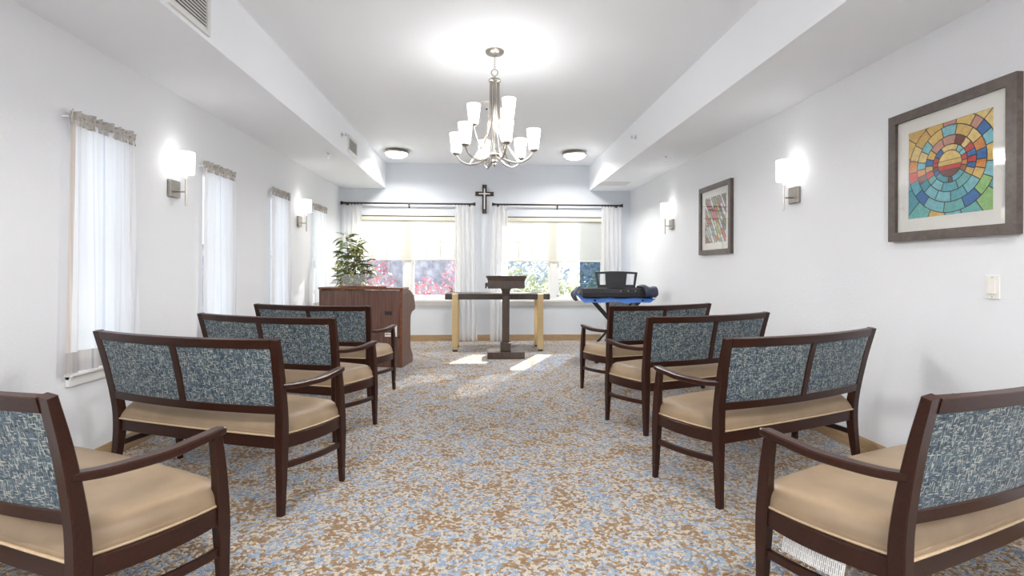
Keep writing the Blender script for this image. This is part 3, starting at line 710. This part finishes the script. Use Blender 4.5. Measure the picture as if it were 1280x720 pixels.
def picture(yc, zc, cells, label):
    """hangs on the right wall; local u = image left to right runs towards -y; built with u along +x then turned"""
    t = thing('framed_picture', label, 'picture', (XR, yc, zc), -PI/2, 'framed pictures'); h = .377; fw = .052
    mb = MB()
    for k in range(4):
        q = MB(); q.add([(-h, -.034, -h), (h, -.034, -h), (h-fw, -.034, -h+fw), (-h+fw, -.034, -h+fw), (-h, 0, -h), (h, 0, -h), (h-fw, 0, -h+fw), (-h+fw, 0, -h+fw)], [(0,1,2,3), (4,7,6,5), (0,4,5,1), (3,2,6,7), (1,5,6,2), (0,3,7,4)])
        q.xf(Matrix.Rotation(k*PI/2, 4, 'Y')); q.build('frame_rail', M['frame_wood'], t, 0)
    a = .2505; mb = MB(); i = h-fw+.002
    for x0, x1, z0, z1 in ((-i, i, -i, -a), (-i, i, a, i), (-i, -a, -a, a), (a, i, -a, a)): mb.box(x0, x1, -.015, -.011, z0, z1)
    mb.build('mat_board', M['mat'], t, 0)
    me = bpy.data.meshes.new('print'); vs = [(-a-.004, -.0105, -a-.004), (a+.004, -.0105, -a-.004), (a+.004, -.0105, a+.004), (-a-.004, -.0105, a+.004)]; fs = [(0, 1, 2, 3)]; cols = [srgb(30, 28, 30)]
    for P, c in cells:
        P = clip_poly(P, -a, a, -a, a)
        if len(P) < 3: continue
        o = len(vs); vs += [(p[0], -.0112, p[1]) for p in P]; fs.append(tuple(range(o, o+len(P)))); cols.append(c)
    me.from_pydata(vs, [], fs); at = me.color_attributes.new('ink', 'FLOAT_COLOR', 'CORNER'); k = 0
    for p, c in zip(me.polygons, cols):
        for li in p.loop_indices: at.data[li].color = c
    me.materials.append(M['art']); pr = link('print', me, t); pr['label'] = 'colourful stained glass design print'
    mb = MB(); mb.box(-i, i, -.0235, -.0215, -i, i); mb.build('glazing', M['pglass'], t, 0)
    return t
def ring_cell(c, r0, r1, a0, a1, gap=.0026):
    n = max(2, int((a1-a0)/.12)); g0, g1 = gap/max(r0, .02), gap/r1
    return [(c[0]+(r1-gap)*math.cos(a0+g1+(a1-a0-2*g1)*i/n), c[1]+(r1-gap)*math.sin(a0+g1+(a1-a0-2*g1)*i/n)) for i in range(n+1)] + \
           [(c[0]+(r0+gap)*math.cos(a1-g0-(a1-a0-2*g0)*i/n), c[1]+(r0+gap)*math.sin(a1-g0-(a1-a0-2*g0)*i/n)) for i in range(n+1)]
def sunburst():
    rnd = random.Random(5); c = (.012, .024); out = []
    Y_ = [srgb(226,190,104), srgb(216,176,92), srgb(232,204,128), srgb(222,184,98)]; Tl = [srgb(96,176,188), srgb(126,196,204), srgb(78,158,172), srgb(110,186,182)]
    Gn = [srgb(150,200,120), srgb(124,188,128)]; Pk = srgb(206,148,128); Bl = srgb(46,110,178); Rd = srgb(206,58,44); Cy = srgb(130,200,210); Or = srgb(222,142,62); Br = srgb(120,52,42)
    R0 = .070
    def chord(z0, z1, col):
        P = []
        for q in range(15):
            z = z0+(z1-z0)*q/14; P.append((c[0]+math.sqrt(max(0, (R0-.002)**2-z*z)), c[1]+z))
        for q in range(15):
            z = z1+(z0-z1)*q/14; P.append((c[0]-math.sqrt(max(0, (R0-.002)**2-z*z)), c[1]+z))
        out.append((P, col))
    chord(.020, .0675, srgb(236,206,120)); chord(-.006, .017, srgb(228,192,104)); chord(-.030, -.009, Rd); chord(-.0675, -.033, srgb(110,44,36))
    D = math.radians
    for a0, a1, col in ((60, 120, Y_[2]), (120, 150, Bl), (150, 168, Rd), (168, 184, Rd), (184, 198, Br), (198, 215, Bl), (215, 265, Tl[2]), (265, 280, Br), (280, 325, Tl[0]), (325, 345, srgb(170,92,56)), (345, 362, Or), (2, 22, Rd), (22, 40, Cy), (40, 60, Cy)): out.append((ring_cell(c, R0, .102, D(a0), D(a1)), col))
    for a0, a1, col in ((75, 108, Pk), (108, 140, Pk), (52, 75, Br), (140, 160, Y_[0]), (160, 176, Bl), (176, 190, Y_[1]), (190, 206, Rd), (206, 222, Tl[3]), (222, 250, Tl[1]), (250, 290, Tl[0]), (290, 325, Tl[3]), (325, 340, Y_[1]), (340, 352, Bl), (352, 366, Rd), (6, 20, Bl), (20, 36, Rd), (36, 52, Y_[2])): out.append((ring_cell(c, .102, .150, D(a0), D(a1)), col))
    for a0, a1, col in ((50, 78, Y_[3]), (78, 104, Cy), (104, 132, Y_[0]), (132, 150, Cy), (150, 168, Y_[2]), (168, 180, Cy), (180, 192, Or), (192, 204, Br), (204, 220, Tl[2]), (220, 244, Tl[1]), (244, 272, Cy), (272, 300, Tl[0]), (300, 326, Tl[1]), (326, 342, Y_[0]), (342, 356, Or), (-4, 12, Bl), (12, 30, Or), (30, 50, Y_[2])): out.append((ring_cell(c, .150, .205, D(a0), D(a1)), col))
    seq = [(30, 44, Bl), (44, 56, Pk), (56, 80, Y_[0]), (80, 100, Pk), (100, 124, Y_[3]), (124, 146, Y_[1]), (146, 166, Y_[2]), (166, 182, Or), (182, 196, Rd), (196, 214, Tl[0]), (214, 232, Bl), (232, 262, Tl[1]), (262, 290, Tl[3]), (290, 312, Bl), (312, 334, Gn[0]), (334, 352, Cy), (-8, 14, Y_[0]), (14, 30, Cy)]
    for a0, a1, col in seq: out.append((ring_cell(c, .205, .262, D(a0), D(a1)), col))
    for i in range(18):
        a0 = 4+20*i; top_ = math.sin(D(a0+10)) > .05
        out.append((ring_cell(c, .262, .42, D(a0), D(a0+20)), rnd.choice(Y_+[Pk]) if top_ else rnd.choice(Tl+Gn+[Y_[0]])))
    return out
def shards():
    rnd = random.Random(9); out = []; cols = [srgb(222,226,236), srgb(206,212,226), srgb(118,150,70), srgb(196,176,70), srgb(176,92,54), srgb(150,120,66), srgb(90,96,70), srgb(206,60,44), srgb(228,230,236), srgb(170,140,72), srgb(210,190,90)]
    a = math.radians(-58); ux, uy = math.cos(a), math.sin(a)
    w = -.40
    while w < .40:
        dw = rnd.uniform(.03, .055); l = -.42
        while l < .42:
            dl = rnd.uniform(.05, .16); g = .003; k = .35*(l+.1)
            pt = lambda p, q: (.0+ux*p - uy*q*(1+k*.6), .0+uy*p + ux*q*(1+k*.6))
            out.append(([pt(l+g, w+g), pt(l+dl-g, w+g+.008), pt(l+dl-g, w+dw-g), pt(l+g, w+dw-g-.006)], rnd.choice(cols))); l += dl
        w += dw
    return out
picture(2.615, 1.750, sunburst(), 'square bronze-framed stained glass sunburst print above the light switch')
picture(5.368, 1.744, shards(), 'square bronze-framed print of slanted coloured shards between two sconces')
t = thing('light_switch', 'white rocker light switch on the wall below the sunburst picture', 'light switch', (XR, 2.376, 1.120), -PI/2)
mb = MB(); mb.cbox((0, -.0035, 0), (.071, .007, .116), .003); mb.build('cover_plate', M['plastic'], t)
mb = MB(); mb.prism([(-.007, -.033), (-.0075, .033), (-.0095, .033), (-.014, -.033)], -.0165, .0165); mb.build('rocker', M['plastic'], t, 0)
for z in (-.048, .048):
    mb = MB(); mb.lathe([(.003, 0), (.0032, .001), (.002, .0016)], 10); mb.xf(Matrix.Translation((0, -.007, z)) @ Matrix.Rotation(PI/2, 4, 'X')); mb.build('screw', M['nickel'], t)

# ------------------------------------------------------------------ cross
t = thing('wall_cross', 'dark wooden cross with a pale inlaid line between the two windows', 'cross', (.017, YB, 2.37))
mb = MB(); P = [(-.035, -.24), (.035, -.24), (.035, .055), (.153, .055), (.153, .122), (.035, .122), (.035, .24), (-.035, .24), (-.035, .122), (-.153, .122), (-.153, .055), (-.035, .055)]
n = len(P)
mb.add([(x, -.02, z) for x, z in P] + [(x, 0, z) for x, z in P], [tuple(range(n))] + [(i, i+n, (i+1) % n+n, (i+1) % n) for i in range(n)] + [tuple(reversed(range(n, 2*n)))]); mb.build('cross_body', M['grey_wood'], t, 0)
mb = MB(); mb.box(-.011, .011, -.024, -.02, -.165, .175); mb.box(-.095, -.011, -.024, -.02, .079, .099); mb.box(.011, .095, -.024, -.02, .079, .099); mb.build('inlay', M['paper'], t, 0)
mb = MB()
for x0, x1, z0, z1 in ((-.035, -.021, -.24, .055), (.021, .035, -.24, .055), (-.035, -.021, .122, .24), (.021, .035, .122, .24), (-.153, -.035, .108, .122), (.035, .153, .108, .122), (-.153, -.035, .055, .069), (.035, .153, .055, .069)): mb.box(x0, x1, -.026, -.0201, z0, z1)
mb.build('raised_edge', M['wood'], t, 0)

# ------------------------------------------------------------------ altar table
t = thing('altar_table', 'long table with charcoal top and square brass legs behind the lectern', 'table', (.213, 7.73, 0))
mb = MB(); mb.cbox((0, 0, .798), (1.53, .52, .086), .004); mb.build('table_top', M['grey_wood'], t)
for x in (-.62, .628):
    for y in (-.235, .205):
        zt_ = .842 if y < 0 else .754
        mb = MB(); mb.cbox((x, y, (zt_+.024)/2), (.086, .06, zt_-.024), .004); lg = mb.build('leg', M['gold'], t)
        mb = MB(); mb.cbox((x, y, .012), (.072, .05, .024), .004); mb.build('foot_cap', M['black'], lg)
# ------------------------------------------------------------------ lectern
t = thing('lectern', 'brown pedestal lectern with boxed reading top and flat base', 'lectern', (.308, 6.98, 0))
gw = M['lectern_wood']
mb = MB(); mb.cbox((0, .02, .045), (.50, .36, .09), .004); mb.build('base', gw, t)
mb = MB(); mb.cbox((0, 0, .150), (.142, .142, .12), .006); mb.cbox((0, 0, .216), (.12, .12, .014), .004); mb.build('plinth_block', gw, t)
mb = MB(); mb.cbox((0, 0, .53), (.10, .10, .63), .006); mb.build('column', gw, t)
mb = MB(); rs = []
for z, w_ in ((.845, .05), (.850, .058), (.862, .058), (.868, .052), (.90, .054), (.925, .066), (.942, .075)): rs.append([(x*w_, y*w_, z) for x, y in ((1,-1),(1,1),(-1,1),(-1,-1))])
mb.rings(rs); mb.build('capital', gw, t, 0)
mb = MB(); rs = []
for z, w_, d_ in ((.942, .245, .19), (1.045, .245, .19), (1.055, .250, .194), (1.078, .256, .20), (1.092, .270, .212), (1.106, .272, .214)): rs.append([(x*w_, y*d_, z) for x, y in ((1,-1),(1,1),(-1,1),(-1,-1))])
mb.rings(rs); mb.build('reading_box', gw, t, 0)
mb = MB(); mb.add([(-.26, -.20, 1.106), (.26, -.20, 1.106), (.26, .20, 1.106), (-.26, .20, 1.106), (-.26, -.20, 1.112), (.26, -.20, 1.112), (.26, .20, 1.108), (-.26, .20, 1.108)], [(0,3,2,1), (4,5,6,7), (0,1,5,4), (1,2,6,5), (2,3,7,6), (3,0,4,7)]); mb.build('book_rest', M['organ'], t, 0)
mb = MB(); mb.cbox((-.262, -.06, .99), (.03, .05, .055), .006); mb.cbox((-.272, -.06, .975), (.02, .03, .07), .006); mb.build('microphone_clip', M['black'], t)

# ------------------------------------------------------------------ organ
t = thing('organ_console', 'walnut organ console with curved key cover, its back to the settees', 'organ', (-.98, 6.276, 0), math.radians(-9.1))
prof = [(.0, .0), (.0, .945), (.20, .945), (.30, .93), (.38, .90), (.45, .86), (.505, .81), (.54, .745), (.545, .70), (.535, .672), (.50, .662), (.42, .652), (.375, .63), (.345, .59), (.336, .52), (.336, .28), (.342, .22), (.365, .165), (.415, .12), (.44, .085), (.445, .03), (.445, 0)]
for x0, x1 in ((-.030, 0), (-1.055, -1.025)):
    mb = MB(); mb.prism(prof, x0, x1); mb.build('side_panel', M['organ'], t, 0)
mb = MB(); mb.box(-1.025, -.030, .006, .022, .0, .932); mb.build('back_panel', M['organ'], t, 0)
inner = [(y*.985+.001, z*.985) for y, z in prof[2:]]
mb = MB(); mb.prism([(.03, .03), (.03, .93)] + [(min(y, .53), max(z, .03)) for y, z in inner], -1.024, -.031); mb.build('case', M['organ'], t, 0)
mb = MB(); mb.cbox((-.5275, .115, .957), (1.075, .25, .026), .005); mb.build('lid', M['organ_edge'], t)
mb = MB(); mb.box(-.025, -.006, -.004, .0, .01, .94); mb.build('edge_strip', M['organ_edge'], t, 0)
mb = MB(); mb.cbox((-.5, .03, .979), (.575, .045, .016), .003); mb.build('music_ledge', M['organ_edge'], t)
m = NT('frosted_acrylic'); m.col((.95, .95, .95, 1)); tp = m.n('ShaderNodeBsdfTransparent'); mx = m.n('ShaderNodeMixShader'); nz = m.noise(90, 3)
m.l(m.ramp(nz.outputs['Fac'], [(.3, (.8,)*3+(1,)), (.7, (.93,)*3+(1,))]), mx.inputs[0]); m.l(m.b.outputs[0], mx.inputs[1]); m.l(tp.outputs[0], mx.inputs[2]); m.l(mx.outputs[0], m.out.inputs[0]); M['acrylic'] = m.mat
P = [(-.23, .985), (-.21, 1.02), (-.215, 1.10), (-.25, 1.13), (-.75, 1.13), (-.78, 1.10), (-.785, 1.02), (-.77, .985)]
mb = MB(); n = len(P); mb.add([(x, .028+.12*(z-.985), z) for x, z in P] + [(x, .032+.12*(z-.985), z) for x, z in P], [tuple(range(n)), tuple(reversed(range(n, 2*n)))] + [(i, i+n, (i+1) % n+n, (i+1) % n) for i in range(n)]); ac = mb.build('music_desk', M['acrylic'], t, 0); ac['label'] = 'milky acrylic music desk'
mb = MB(); mb.box(-.218, -.128, .000, .007, .637, .684)
mb.build('handle_plate', M['black'], t, 0)
mb = MB(); mb.box(-.210, -.136, -.002, .0, .668, .678); mb.box(-.210, -.136, -.002, .0, .643, .650); mb.build('handle_rib', M['black_gloss'], t, 0)
for x0, x1, z0, z1 in ((-.217, -.137, .374, .420), (-.127, -.066, .375, .510), (-.078, -.030, .936, .948)):
    mb = MB(); mb.box(x0, x1, .003, .0062, z0, z1); mb.build('sticker', M['paper'], t, 0)
mb = MB(); mb.box(-.206, -.19, .0022, .003, .392, .408)
for i in range(4): mb.box(-.185+.010*i, -.178+.010*i, .0022, .003, .394, .406)
mb.build('sticker_print', M['lead'], t, 0)
for x in (-.93, -.80, -.66, -.54, -.40, -.27):
    mb = MB(); mb.lathe([(.006, 0), (.006, .002), (.002, .003)], 10); mb.xf(Matrix.Translation((x, .006, .925)) @ Matrix.Rotation(PI/2, 4, 'X')); mb.build('screw', M['black'], t)
mb = MB(); mb.lathe([(.011, 0), (.011, .003), (.004, .004)], 12); mb.xf(Matrix.Translation((-.042, .006, .365)) @ Matrix.Rotation(PI/2, 4, 'X')); mb.build('jack', M['black'], t)

# ------------------------------------------------------------------ leafy plant behind the organ
t = thing('potted_plant', 'tall leafy variegated plant standing behind the organ', 'plant', (-1.85, 7.30, 0))
mb = MB(); mb.lathe([(.11, 0), (.115, .01), (.15, .28), (.16, .285), (.16, .31), (.145, .31), (.135, .27), (.02, .26)], 28); pot = mb.build('pot', M['terracotta'], t)
mb = MB(); mb.lathe([(.137, .262), (.137, .27), (.05, .278), (.003, .28)], 24); mb.build('soil', M['soil'], pot)
rnd = random.Random(3)
def leaf_mesh(L, w, droop, curl):
    mb = MB(); nl = 5
    for i in range(nl+1):
        q = i/nl; ww = w*math.sin(PI*min(1, .06+q*.94))**.8*(1 if q < .6 else 1-.25*(q-.6)); z = -droop*q*q*L; x = q*L
        mb.v += [(x, -ww, z+curl*ww), (x, 0, z-.002), (x, ww, z+curl*ww)]
    for i in range(nl):
        for j in range(2): mb.f.append([i*3+j, i*3+j+1, (i+1)*3+j+1, (i+1)*3+j]); mb.m.append(0)
    return mb.mesh('leaf', M['leaf'], 60)
leaves = [leaf_mesh(.115, .024, .35, .35), leaf_mesh(.095, .022, .6, .2), leaf_mesh(.13, .026, .2, .45), leaf_mesh(.08, .018, .45, .3)]
# stems: (dx, dy) leaning, reaching height, leaves on twigs along the upper part
stems = [((-.02, 0), (-.06, -.03), 1.68), ((.02, .02), (.06, -.02), 1.52), ((.03, -.02), (.20, -.02), 1.32), ((-.03, .02), (-.15, .02), 1.42), ((.03, .03), (.26, .0), 1.22), ((.02, .0), (.12, -.03), 1.62), ((0, -.03), (.10, -.08), 1.12), ((0, .03), (-.10, -.05), 1.14)]
for (bx, by), (ex, ey), zt in stems:
    pth = smooth_path([(bx, by, .27), (bx*1.2+ex*.15, by+ey*.2, .6), (ex*.5, ey*.5, .27+(zt-.27)*.62), (ex, ey, zt)], 5)
    mb = MB(); mb.tube(pth, [.008-.005*i/(len(pth)-1) for i in range(len(pth))], 6); st = mb.build('stem', M['stem'], t)
    nlv = int(62*(zt-.27))
    for i in range(nlv):
        q = .40 + .60*(i+.5)/nlv; k = q*(len(pth)-1); p = pth[int(k)].lerp(pth[min(int(k)+1, len(pth)-1)], k-int(k))
        a = i*2.4+rnd.uniform(-.5, .5); off = rnd.uniform(.0, .17)*(1.3-q)
        o = link('leaf', rnd.choice(leaves), t)
        o.location = p + Vector((math.cos(a)*off, math.sin(a)*off, rnd.uniform(-.01, .03)))
        o.rotation_euler = Euler((rnd.uniform(-.6, .6), rnd.uniform(-.75, .45), a), 'XYZ'); s = rnd.uniform(.95, 1.4); o.scale = (s, s, s)

# ------------------------------------------------------------------ keyboard, stand and cover
kx, ky = 1.80, 6.90
t = thing('keyboard_stand', 'black folding cross stand under the keyboard', 'stand', (kx, ky, 0))
for y, s in ((-.145, 1), (.145, 1), (-.105, -1), (.105, -1)):
    mb = MB(); mb.sweep([(-s*.35, y, .035), (s*.32, y, .79)], (.03, .02), (0, 1, 0), .4); mb.build('cross_leg', M['black'], t)
for s in (-1, 1):
    mb = MB(); mb.tube([(-s*.35, -.42, .03), (-s*.35, .24, .03)], .015, 10); bar = mb.build('floor_bar', M['black'], t)
    for y in (-.42, .24):
        mb = MB(); mb.cbox((-s*.35, y, .022), (.044, .05, .044), .008); mb.build('rubber_foot', M['black'], bar)
    mb = MB(); mb.tube([(s*.32, -.20, .788), (s*.32, .20, .788)], .015, 10); mb.build('support_bar', M['black'], t)
mb = MB(); mb.lathe([(.028, -.17), (.03, -.165), (.03, .165), (.028, .17)], 14); mb.xf(Matrix.Translation((0, 0, .41)) @ Matrix.Rotation(PI/2, 4, 'X')); mb.build('pivot', M['nickel'], t)
# cover: sleeve lying on the stand, lining folded out, hood over one end
t = thing('keyboard_cover', 'navy nylon keyboard cover with bright blue lining, pushed half off', 'cover', (kx, ky, .803))
def lining(u, v_):
    x = -.56+1.05*u; y = -.205+.40*v_
    dr = max(0, 1-v_*7); z = .012 + .004*math.sin(u*17+v_*5) - dr*(.052+.006*math.sin(u*9+1)+.004*math.sin(u*23)) * (1 if u < .93 else (1-u)/.07)
    z += .10*max(0, (.10-u)/.10)**1.4
    return (x, y - .015*dr, z)
mb = MB(); mb.grid(lining, 60, 22); mb.build('lining', M['blue'], t, 60)
def leftfold(u, v_):
    a = -.35*PI + 1.0*PI*u; y = -.215+.43*v_
    return (-.545 - .045*math.sin(PI*u) + .012*math.sin(v_*14) + .05*u*u, y, -.03 + .195*u + .012*math.sin(v_*9+u*4))
mb = MB(); mb.grid(leftfold, 12, 24); mb.build('end_fold', M['navy'], t, 60)
def hood(u, v_):
    a = 2*PI*u; x = .335+.20*v_; taper = 1-.10*v_**3
    ca, sa = math.cos(a), math.sin(a); e = 3.2
    yy = .205*taper*math.copysign(abs(ca)**(2/e), ca); zz = .083*taper*math.copysign(abs(sa)**(2/e), sa)
    return (x + .02*math.sin(a*2+1)*(1-v_), yy + .006*math.sin(a*5+v_*7), .093+zz+.006*math.sin(a*3+v_*9)+.012*max(0, sa)*math.sin(v_*6))
mb = MB(); mb.grid(hood, 40, 12)
o_ = len(mb.v); mb.v.append((.548, 0, .093)); base = 12*41
for i in range(40): mb.f.append([base+i, base+i+1, o_]); mb.m.append(0)
mb.build('hood', M['navy'], t, 60)
# the instrument
t = thing('keyboard', 'black electronic keyboard with its back to the settees and a music rest', 'keyboard', (kx, ky, .826))
P = [(-.15, .006), (-.15, .062), (-.135, .118), (-.10, .132), (.0, .128), (.02, .085), (.15, .075), (.15, .0), (-.12, .0)]
mb = MB(); mb.prism(P, -.475, .475); mb.build('body', M['black_gloss'], t, 0)
mb = MB(); mb.prism([(-.1505, .008), (-.1525, .012), (-.1525, .058), (-.1505, .062)], -.47, .47); mb.build('rear_strip', M['black'], t, 0)
for i in range(9):
    mb = MB(); mb.lathe([(.0085, 0), (.0085, .003), (.005, .003), (.005, .001)], 10); mb.xf(Matrix.Translation((.04+.033*i, -.1435+.0, .088)) @ Matrix.Rotation(PI/2, 4, 'X')); mb.build('jack', M['black' if i % 3 else 'nickel'], t)
nk_ = 36; kw = .90/nk_; wk = MB().box(-kw/2+.0008, kw/2-.0008, .03, .148, .078, .092).mesh('white_key', M['plastic'], 0); bk = MB().box(-.006, .006, .03, .105, .09, .103).mesh('black_key', M['black'], 0)
for i in range(nk_):
    o = link('white_key', wk, t); o.location = (-.45+kw*(i+.5), 0, 0)
    if i % 7 not in (2, 6) and i < nk_-1: o = link('black_key', bk, t); o.location = (-.45+kw*(i+1), 0, 0)
def rest_pt(x, z): return (x, -.06+.05*(z-.13)-.0, z)
def arch(x): return .335+.016*(1-(x/.29)**2)
rest = thing('music_rest', '', ''); rest.parent = t
for k_ in ('label', 'category'): del rest[k_]
mb = MB()
def plate(poly):
    n = len(poly); mb.add([(x, -.068+.10*(z-.13), z) for x, z in poly] + [(x, -.060+.10*(z-.13), z) for x, z in poly], [tuple(range(n)), tuple(reversed(range(n, 2*n)))] + [(i, i+n, (i+1) % n+n, (i+1) % n) for i in range(n)])
plate([(-.258, .130), (.258, .130), (.262, .168), (-.262, .168)])
plate([(-.294, .335), (-.262, .160), (-.232, .160), (-.256, .330)]); plate([(.262, .160), (.294, .335), (.256, .330), (.232, .160)])
plate([(-.294, .336), (-.262, .312), (-.155, .316), (.155, .316), (.262, .312), (.294, .336)] + [(x, arch(x)) for x in (.2, .1, 0, -.1, -.2)])
plate([(-.145, .158), (.128, .158), (.150, .326), (-.152, .326)])
me = mb.mesh('music_rest', M['black_gloss'], 0)
bpy.data.objects.remove(rest); link('music_rest', me, t)
mb = MB(); mb.tube(smooth_path([(.275, -.152, .075), (.285, -.175, .03), (.288, -.178, .0), (.292, -.174, -.012)], 5), .0028, 6); cord = mb.build('power_cord', M['black'], t)

# ------------------------------------------------------------------ outdoors
mb = MB(); mb.grid(lambda u, v_: (-30+60*u, YB+T+60*v_, -.35), 8, 8); struct(mb.build('ground', M['ground'], smooth=0), 'pale sunlit garden ground outside the windows', 'ground')
rnd = random.Random(21)
mb = MB()
def rockf(u, v_):
    x = -9+8.6*u; return (x, 15.5 + .12*math.sin(x*3)+.1*math.sin(x*7.7+v_*9)+.5*v_, -.36+2.2*v_ + .10*math.sin(x*2.1)*v_)
mb.grid(rockf, 60, 10)
mb.grid(lambda u, v_: (lambda p: (p[0], 16.6 if v_ < 1 else 16.2, p[2]))(rockf(u, v_)), 60, 10)
tag(mb.build('rock_bank', M['rock'], smooth=40), 'grey lavender rocky bank outside the organ window', 'rock bank')
def shrub(x, y, rx, rz, z0, n, mat, lsz, label, group):
    t = thing('shrub', label, 'shrub', (x, y, -.35), 0, group); r = random.Random(int(x*100)+n)
    mb = MB()
    for i in range(5):
        a = i*1.26+r.random(); mb.tube(smooth_path([(0, 0, 0), (math.cos(a)*rx*.25, math.sin(a)*rx*.25, (z0+rz)*.5), (math.cos(a)*rx*.5, math.sin(a)*rx*.5, z0+rz*1.1)], 4), .018, 5)
    mb.build('stem', M['stem'], t)
    mb = MB()
    for i in range(n):
        while True:
            p = Vector((r.uniform(-1, 1), r.uniform(-1, 1), r.uniform(-1, 1)))
            if .25 < p.length < 1: break
        c = Vector((p.x*rx, p.y*rx*.8, z0+rz+p.z*rz)); q = Euler((r.uniform(-1, 1), r.uniform(-1, 1), r.uniform(0, 6.3))).to_matrix(); s = lsz*r.uniform(.7, 1.3)
        mb.add([c+q@Vector(w_)*s for w_ in ((-1, 0, 0), (-.1, -.42, .1), (1, 0, -.1), (-.1, .42, .1))], [(0, 1, 2, 3)])
    f = mb.build('foliage', mat, t, 0); f['kind'] = 'stuff'
for i, (x, y, rx, rz, z0, n) in enumerate([(-2.55, 12.0, .55, .85, .2, 500), (-1.3, 11.6, .45, .55, .3, 420), (-.55, 12.3, .5, .8, .25, 520)]):
    shrub(x, y, rx, rz, z0, n, M['redleaf'], .055, ['red leaved shrub outside, left by the organ window jamb', 'low red leaved shrub outside, behind the organ window mullion', 'red leaved shrub outside, beside the cross end of the organ window'][i], 'red shrubs outside')
for i, (x, y, rx, rz, z0, n) in enumerate([(.75, 11.6, .75, .75, .1, 900), (1.8, 13.3, .8, .62, .1, 900), (2.75, 11.7, .8, .85, .1, 900)]):
    shrub(x, y, rx, rz, z0, n, M['greenleaf'], .06, ['olive green shrub outside, behind the lectern', 'lower olive green shrub outside, between lectern and keyboard', 'tall olive green shrub outside, behind the keyboard'][i], 'green shrubs outside')
shrub(1.3, 16.2, 1.5, 1.1, .1, 900, M['darkleaf'], .11, 'blue green bush farther out, behind the olive shrubs at the lectern', 'distant bushes'); shrub(4.2, 15.5, 1.4, 1.6, .2, 900, M['darkleaf'], .12, 'tall blue green bush farther out, behind the keyboard shrubs', 'distant bushes')
